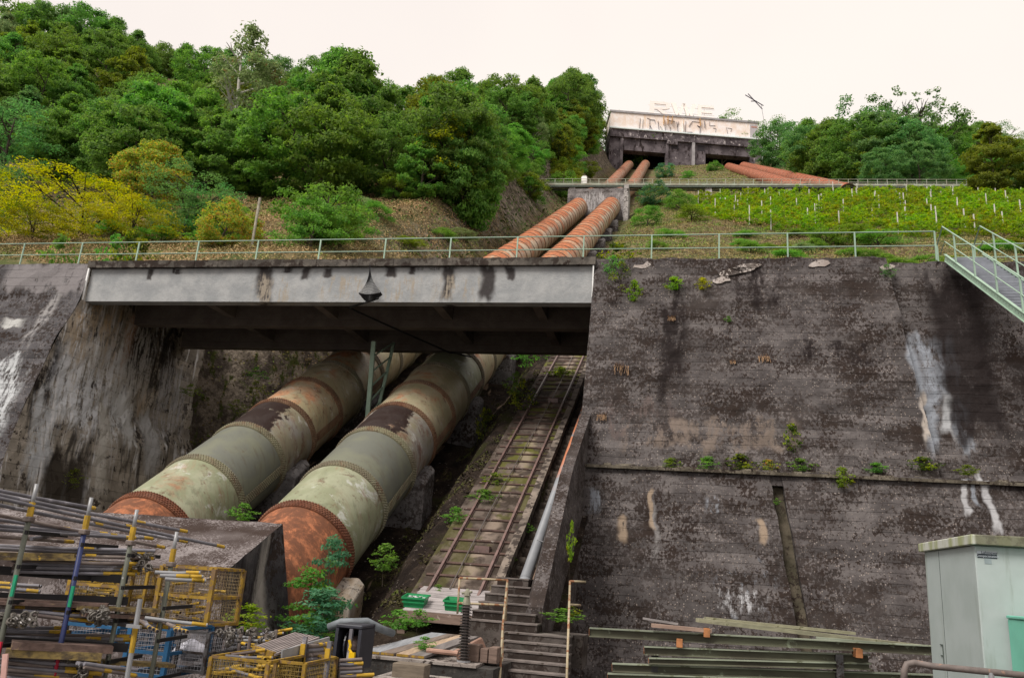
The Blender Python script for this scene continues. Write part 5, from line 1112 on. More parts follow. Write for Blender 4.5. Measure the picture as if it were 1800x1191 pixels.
hk = MB(); hk.tube([(hx-.03, 12.85, q1.z-.22), (hx, 12.85, q1.z-.30), (hx-.01, 12.85, q1.z-.36), (hx+.04, 12.85, q1.z-.42)], .022, 6); hk.box(hx, hx+.09, 12.82, 12.88, q1.z-.72, q1.z-.40); hk.build('yellow_hook', M_yy, RB)
p_ = aY(6, 1191, 8.8); MB().bar(p_, aY(10, 1148, 8.8), .07, .02).solo('sign_board', simple('pinkish_board', (.50, .30, .27), .6, .2), 'pinkish board edge at the far lower left', 'board')
# ---------------------------------------------------------------- vegetation
def leafmat(name, c1, c2, c3=None, amt=.0, trans=.55, scale=.9, vv=.35, hh=.02):
    m = MT(name, .65, .2); P = m.obj; c1 = tuple(q*1.42 for q in c1); c2 = tuple(q*1.42 for q in c2)
    c = m.mix(m.ramp(m.noise(P, scale, 3, .6), .38, .62), c1, c2)
    if c3: c = m.mix(m.ramp(m.plus(m.noise(P, scale*.8, 4, .7), m.mul(m.noise(P, 6, 2), .25)), .76-amt, .82-amt), c, c3)
    f = m.noise(P, 9, 2); c = m.hsv(c, m.plus(.5-hh, m.mul(m.rand, hh*2)), m.plus(.85, m.mul(f, .3)), m.mul(m.plus(1-vv/2, m.mul(m.rand, vv)), m.plus(.7, m.mul(f, .6))))
    m.col(c)
    t = m.nt.nodes.new('ShaderNodeBsdfTranslucent'); m.lk(m.hsv(c, .505, 1.1, 1.2), t.inputs[0]); x = m.nt.nodes.new('ShaderNodeMixShader'); x.inputs[0].default_value = trans
    o = m.nt.nodes['Material Output']; m.nt.links.new(m.b.outputs[0], x.inputs[1]); m.nt.links.new(t.outputs[0], x.inputs[2]); m.nt.links.new(x.outputs[0], o.inputs[0]); return m.m
G = dict(
 dark=leafmat('dark_green_leaves', (.066, .135, .030), (.125, .215, .042)), mid=leafmat('mid_green_leaves', (.07, .15, .03), (.14, .24, .04)),
 blue=leafmat('blue_green_leaves', (.062, .14, .045), (.115, .205, .06)), olive=leafmat('olive_green_leaves', (.085, .12, .018), (.16, .195, .025)),
 birch=leafmat('grey_green_birch_leaves', (.11, .155, .06), (.17, .21, .09), (.20, .14, .06), .06), yellow=leafmat('yellow_autumn_leaves', (.20, .205, .010), (.31, .275, .014), (.14, .19, .015), .10, scale=.5, hh=.006),
 ygreen=leafmat('yellow_green_leaves', (.17, .21, .015), (.28, .29, .02), (.06, .10, .015), .2), orange=leafmat('orange_flecked_leaves', (.14, .20, .03), (.24, .26, .045), (.52, .22, .06), .11, scale=3),
 bright=leafmat('bright_green_leaves', (.072, .165, .03), (.135, .25, .045)), vine=leafmat('vine_leaves', (.11, .20, .018), (.21, .30, .025), (.28, .28, .02), .1, vv=.4), fern=leafmat('pinnate_green_leaves', (.065, .15, .045), (.11, .22, .06)),
 rowan=leafmat('rowan_leaves', (.05, .14, .07), (.09, .20, .10), (.16, .24, .03), .12))
M_bark = simple('bark', (.07, .055, .042), .95, .4, 5, obj=True); M_birch = simple('birch_bark', (.55, .52, .48), .8, .2, 5, obj=True, spots=(.06, .05, .05), spotscale=3, thr=.62)
def leaves_mesh(name, centers, normals, sizes, aspect=.55, fold=.25, seed=0):
    """leaf clumps as small bent quads (two triangles each)"""
    r = np.random.RandomState(seed); n = len(centers); nn = normals+r.randn(n, 3)*.8; nn /= np.linalg.norm(nn, axis=1)[:, None]+1e-9
    a = np.cross(nn, r.randn(n, 3)); a /= np.linalg.norm(a, axis=1)[:, None]+1e-9; b = np.cross(nn, a); s = sizes[:, None]
    p0 = centers-a*s*.5; p2 = centers+a*s*.5+nn*s*(-fold); p1 = centers+b*s*aspect*.5; p3 = centers-b*s*aspect*.5
    v = np.stack([p0, p1, p2, p3], 1).reshape(-1, 3); me = bpy.data.meshes.new(name)
    me.vertices.add(4*n); me.vertices.foreach_set('co', v.ravel()); me.loops.add(4*n); me.polygons.add(n)
    me.polygons.foreach_set('loop_start', np.arange(0, 4*n, 4)); me.loops.foreach_set('vertex_index', np.arange(4*n)); me.update(calc_edges=True); me.validate(); return me
def limbs(seed, H, W, clear, mat_):
    r = random.Random(seed); mb = MB(); tr = .018*H+.04 if H > 3.5 else .006*H+.003
    pts = [Vector((0, 0, -.6))]; lean = (r.uniform(-.06, .06), r.uniform(-.06, .06))
    for i in range(1, 7): z = H*.82*i/6; pts.append(Vector((lean[0]*z+r.uniform(-.1, .1), lean[1]*z+r.uniform(-.1, .1), z)))
    mb.tube(pts, tr, 7, r1=tr*.15)
    for i in range(9):
        z = H*(clear+(.75-clear)*i/9); t = r.random()*6.28; L = W*.42*(1-.45*i/9); p = Vector((lean[0]*z, lean[1]*z, z)); q = p+Vector((math.cos(t)*L*.6, math.sin(t)*L*.6, L*.5)); e = p+Vector((math.cos(t)*L, math.sin(t)*L, L*.8))
        mb.tube([p, q, e], tr*.42, 5, r1=tr*.08)
        for k in (-1, 1): t2 = t+k*.7; mb.tube([q, q+Vector((math.cos(t2)*L*.4, math.sin(t2)*L*.4, L*.25))], tr*.2, 4, r1=tr*.05)
    return mb
PROTO = {}
def proto(kind, seed, H=12., W=9., shape='round', clear=.15, nclump=60, per=110, ls=.33, clr=1.5, sparse=0., trunk=None, flat=.7):
    r = np.random.RandomState(seed); cs = []; ns = []; 
    ccs = []
    for i in range(nclump*6):
        if len(ccs) >= nclump: break
        h = r.rand(); t = r.rand()*6.28
        if shape == 'round': w = math.sqrt(max(0, 1-(2*h-1)**2))*.95+.05
        elif shape == 'cone': w = (1-h)**.7
        elif shape == 'egg': w = math.sin(math.pi*min(1, h**.75*.97+.03))
        elif shape == 'umb': w = min(1, .55+h*.6)*(1 if h < .75 else math.sqrt(max(0, 1-((h-.75)/.25)**2)))
        elif shape == 'bush': w = math.sqrt(max(0, 1-h**2.2))
        rad = (W/2-clr*.5)*w*(1 if r.rand() < .72 else r.rand()**.5)*(1+.22*math.sin(3*t+seed)+.12*math.sin(5*t+2*seed))
        z = H*(clear+(1-clear)*h)-clr*.4*h; ccs.append((rad*math.cos(t), rad*math.sin(t), z, clr*(.55+.75*r.rand())*(1-.25*h)))
    C3 = []; N3 = []; S3 = []
    for (x, y, z, R) in ccs:
        n = int(per*(R/clr)**1.6*(1-sparse*.5)); d = r.randn(n, 3); d /= np.linalg.norm(d, axis=1)[:, None]; d[:, 2] = np.where(d[:, 2] < -.2, -d[:, 2]*.5, d[:, 2])
        rr = R*(r.rand(n)**.35)*(1+.25*np.sin(d[:, 0]*5+x)*np.cos(d[:, 1]*4+y)); c = np.array([x, y, z])+d*rr[:, None]*np.array([1, 1, flat]); C3.append(c)
        o = np.array([x, y, (z-H*.45)*.8]); o = o/(np.linalg.norm(o)+1e-6); N3.append(d*.9+o*.4+np.array([0, 0, .3])); S3.append(ls*(.55+.9*r.rand(n)))
    c = np.concatenate(C3); n = np.concatenate(N3); s = np.concatenate(S3)
    PROTO[kind] = (leaves_mesh('crown', c, n, s, seed=seed), limbs(seed, H, W, clear, None), H, W, trunk or M_bark)
    mb = PROTO[kind][1]; me = bpy.data.meshes.new('trunk'); me.from_pydata(mb.v, [], mb.f); me.materials.append(PROTO[kind][4]); PROTO[kind] = (PROTO[kind][0], me, H, W); PROTO[kind][0].materials.append(G['mid'])
proto('broad1', 1, 12, 10, 'round', .04, 95, 235); proto('broad2', 2, 12, 10, 'egg', .04, 95, 235); proto('broad3', 3, 13, 8.5, 'egg', .04, 90, 235, clr=1.3); proto('broad4', 11, 11, 11, 'round', .02, 105, 235, clr=1.5)
proto('tall', 4, 15, 7.5, 'egg', .12, 90, 110, ls=.32, clr=1.1, sparse=.2, trunk=M_birch, flat=1.2); proto('feather', 5, 12, 9, 'umb', .15, 50, 130, ls=.26, clr=1.6, flat=.38)
proto('airy', 6, 14, 13, 'umb', .40, 46, 120, ls=.36, clr=1.25, sparse=.4, flat=.7); proto('layered', 7, 7, 12, 'bush', .0, 120, 190, ls=.17, clr=1.2, flat=.4)
proto('bush1', 8, 4.5, 5, 'bush', .0, 55, 150, ls=.18, clr=.85); proto('bush2', 9, 5, 5, 'round', .0, 60, 150, ls=.2, clr=.85); proto('sprig', 10, 1.0, .9, 'egg', .0, 34, 20, ls=.10, clr=.2, flat=1.)
proto('vine', 12, 1.9, 3.3, 'round', .05, 30, 34, ls=.22, clr=.42, flat=1.1); proto('rowan', 13, 2.6, 1.5, 'egg', .05, 34, 60, ls=.11, clr=.36, flat=.6); proto('twiggy', 14, 1.2, 1.3, 'egg', .0, 34, 26, ls=.08, clr=.24, flat=1.)
usedp = set()
def plant(kind, mat, x, y, z, H, label, cat='tree', name='tree', group=None, W=None, rz=None, part='crown'):
    cr, tk, H0, W0 = PROTO[kind]
    if cat in ('tree', 'shrub') and -60 < x < -18 and 60 < y < 268:  # keep crowns off the pipe corridor
        we = (W or W0*H/H0)*.5; lim = -max(.25*y if 80 < y < 112 else .185*y if y < 146 else .128*y+1 if y < 205 else .112*y, 20.3)
        if x+we > lim: x = lim-we; z = T(x, y)-.15
    rt = thing(name, label, cat, (x, y, z), group); rt.rotation_euler = (0, 0, rnd.random()*6.28 if rz is None else rz)
    s = H/H0; rt.scale = (s*(W/(W0*s) if W else 1), s*(W/(W0*s) if W else 1), s)
    c = bpy.data.objects.new(part, cr); C.objects.link(c); c.parent = rt; c.material_slots[0].link = 'OBJECT'; c.material_slots[0].material = G[mat]
    t = bpy.data.objects.new('trunk' if cat == 'tree' else 'stem', tk); C.objects.link(t); t.parent = rt; return rt
def tree_at(u, v, H, kind, mat, label, y0=60, y1=300, cat='tree', name='tree', group=None, W=None, exact=False):
    """a tree whose top shows at pixel (u, v): walk the sight line until its height over the ground is H"""
    r = ray(u, v); best = None
    if exact: y1 = y0+1
    for Y in np.arange(y0, y1, 1.0):
        p = r*(Y/r.y); h = p.z-T(p.x, Y)
        if h <= 0: break
        if best is None or abs(h-H) < abs(best[1]-H): best = (Y, h, p)
    if best is None: return None
    Y, h, p = best; h = min(max(h, H*.6), H*1.6)
    return plant(kind, mat, p.x, Y, T(p.x, Y)-.1, h, label, cat, name, group, W)
# --- forest, left hillside: rows from the skyline down
skyU = [-60, 0, 60, 110, 160, 200, 240, 280, 330, 380, 420, 470, 520, 560, 600, 640, 680, 715, 760, 810, 860, 910, 960, 1010, 1050, 1085]
skyV = [0, -8, 8, 2, 28, 30, 42, 70, 80, 92, 90, 98, 118, 118, 92, 104, 138, 172, 142, 128, 138, 142, 134, 136, 160, 215]
marks = [(-100, 'at the left edge'), (60, 'near the upper left corner'), (150, 'left of the skyline dip'), (230, 'above the yellow bush'), (320, 'above the orange flecked shrub'), (400, 'just left of the tall birch'), (500, 'just right of the tall birch'),
         (590, 'above the round green bush'), (670, 'over the brown slope'), (740, 'left of the yellow tree'), (820, 'behind the yellow tree'), (900, 'right of the yellow tree'), (960, 'left of the portal block'), (1020, 'next to the hilltop building')]
def mark(u):
    s_ = marks[0][1]
    for a_, t_ in marks:
        if u >= a_: s_ = t_
    return s_
mname = dict(dark='dark green', mid='mid green', blue='blue green', olive='olive green', ygreen='yellow green', birch='grey green', bright='bright green', fern='feathery green')
rr_ = random.Random(21)
def forest(row, dv, H, step, y0, phr, mats, u_a=-80, u_b=1075, kinds=('broad1', 'broad2', 'broad3', 'broad4')):
    u = u_a+rr_.random()*step
    while u < u_b:
        v = float(np.interp(u, skyU, skyV))+dv+rr_.uniform(-9, 12); mt = rr_.choice(mats); kd = rr_.choice(kinds)
        if row > 1 and v > float(np.interp(u, [-80, 100, 400, 700, 820, 900, 960, 1010, 1060], [300, 215, 215, 190, 205, 235, 260, 275, 255])): u += step; continue
        tree_at(u, v, H*rr_.uniform(.85, 1.15), kd, mt, f"{mname[mt]} {'rounded' if kd in ('broad1','broad4') else 'upright'} tree {phr} {mark(u)}", y0=y0, group='forest on the left hillside')
        u += step*rr_.uniform(.8, 1.2)
forest(0, 0, 12, 38, 130, 'on the skyline', ['dark', 'dark', 'blue', 'mid'], u_b=1050)
forest(1, 32, 12, 50, 100, 'in the second row', ['dark', 'mid', 'olive', 'birch', 'bright'], u_b=960)
forest(2, 66, 12, 56, 85, 'in the third row', ['dark', 'mid', 'mid', 'bright', 'dark'], u_b=900)
forest(3, 102, 12, 62, 80, 'in the fourth row', ['mid', 'dark', 'bright', 'mid'], u_b=860)
forest(4, 140, 11, 66, 75, 'in the lowest row', ['mid', 'mid', 'blue', 'dark'], u_b=840)
ti = [((448, 44), 17, 'tall', 'birch', 'tall slender birch with pale trunk rising above the left forest', 95), ((520, 170), 13, 'broad1', 'mid', 'large mid green tree in front, right of the birch', 80), ((590, 150), 13, 'broad2', 'mid', 'large bushy green tree centred above the round bush', 80), ((300, 165), 12, 'broad4', 'mid', 'broad light green tree above the orange flecked shrub', 80),
      ((425, 190), 10, 'broad3', 'dark', 'dark compact tree under the birch', 80), ((635, 90), 14, 'broad3', 'dark', 'tall dark tree with uneven top right of centre left', 95), ((605, 86), 14, 'broad3', 'dark', 'tall dark tree beside its uneven twin', 97),
      ((800, 192), 10, 'broad2', 'ygreen', 'bright yellow green tree standing out at the right end of the forest', 84), ((780, 150), 11, 'broad1', 'olive', 'olive tree with sunlit top left of the building', 100), ((850, 175), 11, 'broad2', 'mid', 'fresh green tree between the yellow tree and the pipes', 105),
      ((905, 232), 10, 'broad3', 'bright', 'bright green tree close to the pipe corridor', 135), ((940, 200), 11, 'tall', 'birch', 'grey green birch near the pipe corridor', 150), ((985, 190), 12, 'broad3', 'olive', 'olive yellow tree left of the hilltop building', 175), ((1035, 160), 14, 'broad2', 'dark', 'dark tree touching the left end of the hilltop building', 215),
      ((985, 228), 10, 'broad2', 'ygreen', 'yellowish low tree above the footbridge left end', 165), ((765, 232), 9, 'broad4', 'mid', 'round mid green tree at the upper end of the brown slope', 86), ((735, 250), 8, 'broad1', 'dark', 'dark round tree low at the upper end of the brown slope', 83), ((880, 225), 10, 'broad1', 'mid', 'rounded green tree just left of the upper pipes', 112), ((915, 270), 8, 'broad4', 'dark', 'dark rounded tree left of the portal block', 104), ((845, 232), 9, 'broad1', 'dark', 'dark rounded tree under the yellow green one', 84), ((930, 250), 9, 'broad2', 'mid', 'green tree touching the left end of the footbridge', 150), ((900, 290), 7, 'bush2', 'bright', 'bright green bushy tree left of the upper pipes', 85), ((860, 270), 8, 'broad2', 'mid', 'leaning green tree at the edge of the brown slope', 90), ((690, 210), 11, 'broad1', 'dark', 'dark round tree at the edge of the brown slope', 82), ((750, 235), 8, 'broad3', 'mid', 'small green tree under the yellow one', 80),
      ((0, 160), 12, 'feather', 'fern', 'big feathery leaved tree at the left edge', 70), ((40, 175), 11, 'feather', 'fern', 'second feathery tree at the left edge', 70), ((10, 290), 8, 'feather', 'fern', 'low feathery tree hanging in at the left edge', 62), ((120, 200), 12, 'broad1', 'dark', 'dark leafy tree behind the yellow bush', 78), ((205, 190), 11, 'broad4', 'dark', 'dark spreading tree above the yellow bush', 80), ((1090, 172), 14, 'feather', 'fern', 'small crowned tree peeking over the left roof end', 275), ((1125, 190), 12, 'bush2', 'dark', 'low tree top behind the roof letters', 275),
      ((1290, 182), 15, 'feather', 'dark', 'flat crowned tree right behind the roof', 280), ((1270, 186), 14, 'tall', 'dark', 'thin conifer like tree above the roof end', 280), ((1205, 203), 12, 'bush2', 'dark', 'dark tree top seen between the roof letters', 280)]
for (uv, H, kd, mt, lab, y0) in ti: tree_at(uv[0], uv[1], H, kd, mt, lab, y0=y0, exact=True, W=(6.5 if 890 < uv[0] < 1010 else (7.5 if 830 < uv[0] < 891 else None)))
# --- right hillside forest
skyU2 = [1310, 1350, 1400, 1440, 1480, 1520, 1560, 1600, 1650, 1690, 1740, 1800, 1860]; skyV2 = [190, 178, 172, 165, 168, 172, 182, 190, 198, 205, 212, 226, 232]
marksR = [(1300, 'close to the building'), (1380, 'above the red pipes'), (1450, 'left of the open crowns'), (1530, 'below the open crowns'), (1610, 'right of the open crowns'), (1690, 'above the footbridge end'), (1760, 'at the right edge')]
def markR(u):
    s_ = marksR[0][1]
    for a_, t_ in marksR:
        if u >= a_: s_ = t_
    return s_
for row, (dv, H, step, y0, phr, mats) in enumerate(((0, 10, 34, 190, 'on the right skyline', ['dark', 'blue', 'mid', 'blue']), (28, 11, 46, 170, 'second row of right wood', ['blue', 'mid', 'dark']), (58, 11, 50, 155, 'middle row of right wood', ['mid', 'blue', 'mid', 'olive']), (88, 9, 46, 152, 'at right wood foot', ['mid', 'blue', 'bright', 'dark']))):
    u = 1362+row*6
    while u < 1850:
        v = float(np.interp(u, skyU2, skyV2))+dv+rr_.uniform(-6, 8); mt = rr_.choice(mats); kd = rr_.choice(('broad1', 'broad2', 'broad4', 'feather'))
        lim = float(np.interp(u, [1335, 1400, 1480, 1700, 1850], [232, 255, 285, 290, 300]))
        if v < lim: tree_at(u, v, H, kd, mt, f"{mname[mt]} {'flat crowned' if kd == 'feather' else 'bushy'} tree {phr} {markR(u)}", y0=y0, group='wood on the right hillside')
        u += step*rr_.uniform(.8, 1.2)
for (u, v, H, lab) in ((1560, 128, 15, 'open crowned tree on the right skyline, leftmost of three'), (1595, 130, 15, 'open crowned tree on the right skyline, middle of three'), (1632, 158, 13, 'open crowned tree on the right skyline, rightmost of three'), (1510, 138, 13, 'loose crowned tree on the right skyline nearer the building')): tree_at(u, v, H, 'airy', 'blue', lab, y0=185)
for (u, v, H, kd, mt, lab) in ((1735, 215, 14, 'broad3', 'olive', 'olive tree hanging over the right end of the footbridge'), (1790, 245, 12, 'broad2', 'mid', 'green tree at the right edge beside the footbridge end')): tree_at(u, v, H, kd, mt, lab, y0=140)
# --- shrubs in front of the forest
for (u, v, H, W, kd, mt, lab, y0) in ((165, 322, 6.0, 17, 'layered', 'yellow', 'wide golden yellow shrub behind the left railing', 52), (70, 362, 4.4, 8, 'layered', 'yellow', 'smaller yellow shrub left of the wide one', 50), (245, 345, 4.6, 9, 'layered', 'yellow', 'yellow shrub merging into the wide one on its right', 52), (285, 256, 7.5, 8, 'broad4', 'orange', 'shrub tree with orange flecked leaves', 56), (345, 288, 7.0, 7, 'feather', 'fern', 'feathery green shrub next to the orange flecked one', 53), (375, 320, 5.0, 5, 'feather', 'fern', 'smaller feathery shrub right of the feathery one', 52),
        (405, 352, 4.2, 4.5, 'bush2', 'orange', 'loose shrub with orange leaves behind the railing', 50), (430, 375, 2.4, 3.4, 'bush1', 'orange', 'low orange leaved shrub left of the wooden pole', 50), (580, 322, 5.6, 6.4, 'bush2', 'bright', 'round bright green bush behind the railing', 54), (560, 350, 4.0, 5, 'bush1', 'bright', 'lower bright green bush joined to the round one', 51), (615, 345, 4.0, 5, 'bush1', 'mid', 'green bush on the right of the round one', 52),
        (1170, 288, 4.5, 6, 'bush2', 'rowan', 'light green shrub beside the footbridge gap', 118), (1150, 320, 4.5, 6, 'bush2', 'rowan', 'bushy green shrub right of the portal', 110), (1195, 335, 3.6, 6, 'bush1', 'mid', 'mid green shrub left of the vineyard', 100), (1140, 362, 3.0, 4.5, 'bush1', 'bright', 'low bright shrub below the portal fin', 95), (1215, 362, 2.4, 5, 'bush1', 'olive', 'olive shrub at the lower left of the vineyard', 92), (1255, 285, 3, 5, 'bush2', 'dark', 'dark bush below the middle of the building', 190),
        (1345, 255, 7, 7, 'bush2', 'mid', 'green bush at the right end of the building', 215), (1210, 300, 2.5, 4, 'bush1', 'bright', 'small bush left of the grassy knoll', 140), (1490, 395, 2.2, 5, 'bush1', 'olive', 'dense green shrub behind the right railing', 76), (1450, 405, 1.8, 5, 'bush1', 'mid', 'low shrub left of the dense one behind the right railing', 76), (1540, 405, 1.8, 5, 'bush1', 'mid', 'low shrub right of the dense one behind the right railing', 76),
        (820, 300, 6, 7, 'bush2', 'mid', 'green bush at the right foot of the forest', 84), (925, 330, 5, 6, 'bush2', 'mid', 'green bush directly left of the portal block', 95), (960, 345, 4, 5, 'bush1', 'bright', 'bright bush against the portal block', 100), (880, 340, 4.5, 6, 'bush2', 'dark', 'dark bush left of the upper pipes', 88), (700, 305, 4, 5, 'bush1', 'olive', 'olive bush above the brown slope', 80)):
    tree_at(u, v, H, kd, mt, lab, y0=y0, cat='shrub', name='shrub', W=W)
for (u, v, H, mt, lab) in ((230, 412, 1.6, 'ygreen', 'light yellow green sapling behind the left railing'), (205, 420, 1.4, 'bright', 'bright sapling left of the yellow green one'), (110, 420, 1.3, 'bright', 'light green sapling behind the railing near the left edge'), (1085, 432, .9, 'ygreen', 'yellowish sprig behind the railing at the bridge end'), (250, 425, 1.3, 'ygreen', 'small yellow green sapling behind the third railing bay')):
    p = aY(u, v, 33.0 if u < 1000 else 31.6); z0 = 12.3; plant('sprig', mt, p.x, p.y, z0, max(p.z-z0, .5)*1.1, lab, 'plant', 'sapling', W=1.6)
rb = random.Random(5)
for i in range(13):
    Y = 150+8.5*i; x = float(px1(Y))-rb.uniform(11, 14)-(3 if Y > 235 or Y < 165 else 0); kd, mt, nm = rb.choice((('broad2', 'mid', 'mid green upright'), ('broad3', 'olive', 'olive upright'), ('broad1', 'dark', 'dark rounded'), ('broad4', 'bright', 'fresh green rounded')))
    plant(kd, mt, x, Y, T(x, Y)-.2, rb.uniform(9, 12)+(3 if Y > 200 else 0), f"{nm} tree along the left edge of the upper pipes, {'near the footbridge' if Y < 185 else ('halfway to the building' if Y < 222 else 'beside the building')}", group='trees along the upper pipes', W=rb.uniform(7, 9))
for (x, Y, H, kd, mt, lab) in ((-34, 250, 19, 'broad2', 'mid', 'tall green tree beside the left end wall of the building'), (-40, 258, 20, 'broad3', 'dark', 'tall dark tree second from the building on its left'), (-33, 268, 18, 'broad1', 'olive', 'olive tree behind the left corner of the building'), (-46, 250, 19, 'broad1', 'mid', 'broad tree third from the building on its left')): plant(kd, mt, x, Y, T(x, Y)-.3, H, lab, W=11)
for i in range(12):
    Y = 146+9*i; x = -36-rb.uniform(0, 12); kd, mt, nm = rb.choice((('broad2', 'mid', 'mid green upright'), ('broad3', 'dark', 'dark upright'), ('broad1', 'dark', 'dark rounded'), ('broad4', 'mid', 'mid green rounded')))
    plant(kd, mt, x, Y, T(x, Y)-.2, rb.uniform(11, 14), f"{nm} tree filling the wood left of the building, {'lower part' if Y < 190 else 'upper part'}", group='trees filling the wood left of the building', W=rb.uniform(9, 12))
for i in range(9):
    Y = 86+6.5*i; x = -26.5-rb.uniform(0, 3); kd, mt = rb.choice((('bush1', 'bright'), ('bush2', 'mid'), ('bush1', 'dark')))
    plant(kd, mt, x, Y, T(x, Y)-.2, rb.uniform(2.5, 4), f"{dict(bright='bright', mid='mid green', dark='dark')[mt]} bush on the bank left of the upper pipes, {'lower part' if Y < 105 else ('middle part' if Y < 125 else 'near the portal')}", 'shrub', 'shrub', 'bushes on the bank left of the upper pipes', W=5)
for i in range(26):
    x, Y = rb.uniform(-56, -24), rb.uniform(50, 86); mt = rb.choice(('olive', 'mid', 'bright', 'birch')); lab = {'olive': 'olive', 'mid': 'mid green', 'bright': 'bright green', 'birch': 'grey green'}[mt]
    plant('bush1', mt, x, Y, T(x, Y)-.2, rb.uniform(.8, 1.5), f"low {lab} bramble on the dry slope behind the railing, {'left part' if x < -42 else 'right part'}", 'shrub', 'bramble', 'low brambles on the dry slope', W=rb.uniform(2.5, 4.5))
for i in range(30):
    x, Y = rb.uniform(-4, 34), rb.uniform(68, 96); mt = rb.choice(('olive', 'mid', 'bright', 'birch')); lab = {'olive': 'olive', 'mid': 'mid green', 'bright': 'bright green', 'birch': 'grey green'}[mt]
    plant('bush1', mt, x, Y, T(x, Y)-.2, rb.uniform(.6, 1.2), f"low {lab} bramble on the bank below the vineyard, {'left part' if x < 14 else 'right part'}", 'shrub', 'bramble', 'low brambles below the vineyard', W=rb.uniform(2.5, 4.5))
for i in range(34):
    Y = 104+4.7*i+rb.uniform(-2, 2); x = -21-rb.random()**1.3*17; far = Y > 146; mt = rb.choice(('mid', 'dark', 'bright', 'olive', 'mid')); lab = {'olive': 'olive', 'mid': 'mid green', 'bright': 'fresh green', 'dark': 'dark green'}[mt]
    plant('bush2', mt, x, Y, T(x, Y)-.3, rb.uniform(4.5, 7) if far else rb.uniform(3, 4.5), f"{lab} young tree on the steep bank left of the upper pipes, {'above the footbridge' if far else 'below the footbridge'}", 'shrub', 'bush', 'young trees on the steep bank', W=rb.uniform(6, 8) if far else 5.5)
# wooden pole
p = aY(457, 348, 50); MB().tube([(p.x, 50, T(p.x, 50)-.5), p], .10, 8).solo('wooden_pole', simple('weathered_pole', (.36, .33, .27), .9, .3, 3), 'lone weathered wooden pole on the brown slope behind the railing', 'pole')
# --- scrub: ground cover nobody could count
def scatter(name, n, region, size, mat, seed, tall=1.0, lift=.15, mask=None, kind=True):
    r = np.random.RandomState(seed); x = region[0]+(region[1]-region[0])*r.rand(n); y = region[2]+(region[3]-region[2])*r.rand(n)
    if mask is not None: k = mask(x, y, r); x = x[k]; y = y[k]
    n = len(x); z = terr(x, y); h = (.15+.85*r.rand(n)**1.5)*tall; z = z+lift*0+h*.6*(.6+.4*np.sin(x*1.3)*np.cos(y*1.1))
    c = np.stack([x, y, z], 1); nn = np.tile(np.array([0, -.35, .75]), (n, 1))+r.randn(n, 3)*.3
    me = leaves_mesh(name, c, nn, size*(.5+.9*r.rand(n)), aspect=.4, seed=seed); me.materials.append(mat); o = bpy.data.objects.new(name, me); C.objects.link(o); o['kind'] = 'stuff'; return o
def scrubmat(name, a, b, c_, sc=.16):
    m = MT(name, .8, .1); P = m.pos; n = m.noise(P, sc, 4, .65); c = m.mix(m.ramp(n, .42, .5), a, b); c = m.mix(m.ramp(m.noise(P, sc*1.7, 4, .7), .54, .62), c, c_)
    f = m.noise(P, 7, 2); c = m.hsv(c, .5, 1, m.plus(.5, m.mul(f, 1.3))); m.col(c); return m.m
M_sc1 = scrubmat('dry_brown_scrub', (.23, .19, .08), (.36, .25, .13), (.17, .23, .05), .24); M_sc2 = scrubmat('olive_scrub', (.15, .23, .04), (.25, .20, .08), (.13, .25, .035), .26); M_sc3 = scrubmat('green_undergrowth', (.04, .085, .018), (.07, .12, .03), (.12, .15, .03))
offp = lambda x, y, r: (np.abs(x+14.3) > 6.4)
scatter('dry_scrub', 130000, (-62, -20, 44, 100), .17, M_sc1, 1, 1.1)
scatter('undergrowth', 30000, (-150, -20.5, 70, 200), .55, M_sc3, 2, 1.2)
scatter('dry_grass', 120000, (-8, 50, 66, 142), .19, M_sc2, 3, .8, mask=offp)
scatter('knoll_grass', 26000, (-22, 70, 142, 262), .42, M_sc2, 4, .8, mask=lambda x, y, r: offp(x, y, r) & (np.abs(x-(19+(262-y)*.105)) > 5.5))
scatter('corridor_weeds', 9000, (-22, -6, 62, 142), .26, M_sc3, 5, .5, mask=lambda x, y, r: (np.abs(x+17.05) > 1.9) & (np.abs(x+11.6) > 1.9) & (r.rand(len(x)) < .55))
scatter('terrace_weeds', 7000, (-40, 24, 31.8, 36), .10, M_sc2, 6, .35, mask=lambda x, y, r: (x < -27.3) | (x > -3))
m_tan = scrubmat('tan_dry_grass', (.42, .28, .17), (.36, .24, .14), (.24, .20, .09), .5)
pq = onT(1350, 385) or Vector((10, 95, 42)); scatter('tan_grass', 5000, (pq.x-5, pq.x+4, pq.y-7, pq.y+5), .3, m_tan, 7, .9)
# --- vineyard
M_vp = simple('grey_vine_post', (.52, .50, .47), .8, .2, 4)
lv = 0; vlab = {}
for j in range(15):
    Y = 92+j*3.25
    for i in range(18):
        x0_ = 3+ (j*.9 % 3.6)+(92-Y)*-.0; x = x0_+i*3.7+rnd.uniform(-.5, .5)
        xmin = float(np.interp(Y, [92, 105, 140], [18, 5, 3]))
        if x < xmin or x > 25+.42*(Y-60): continue
        if rnd.random() < .05: continue
        rw = 'the lowest rows' if j < 4 else ('the middle rows' if j < 9 else 'the top rows'); cl = 'left' if x < 18 else ('central' if x < 36 else 'right')
        plant('vine', 'vine', x, Y, T(x, Y)-.1, rnd.uniform(1.7, 2.4), f'yellow green vine in {rw} of the vineyard, {cl} part', 'vine', 'vine', f'vines in {rw}, {cl} part', W=4.7, part='foliage')
        if rnd.random() < .42: MB().box(x-1.0, x-.88, Y-.75, Y-.63, T(x, Y)-.3, T(x, Y)+rnd.uniform(1.9, 2.6)).solo('vineyard_post', M_vp, f'pale post standing in {rw} of the vineyard, {cl} part', 'post', f'vineyard posts in {rw}, {cl} part')
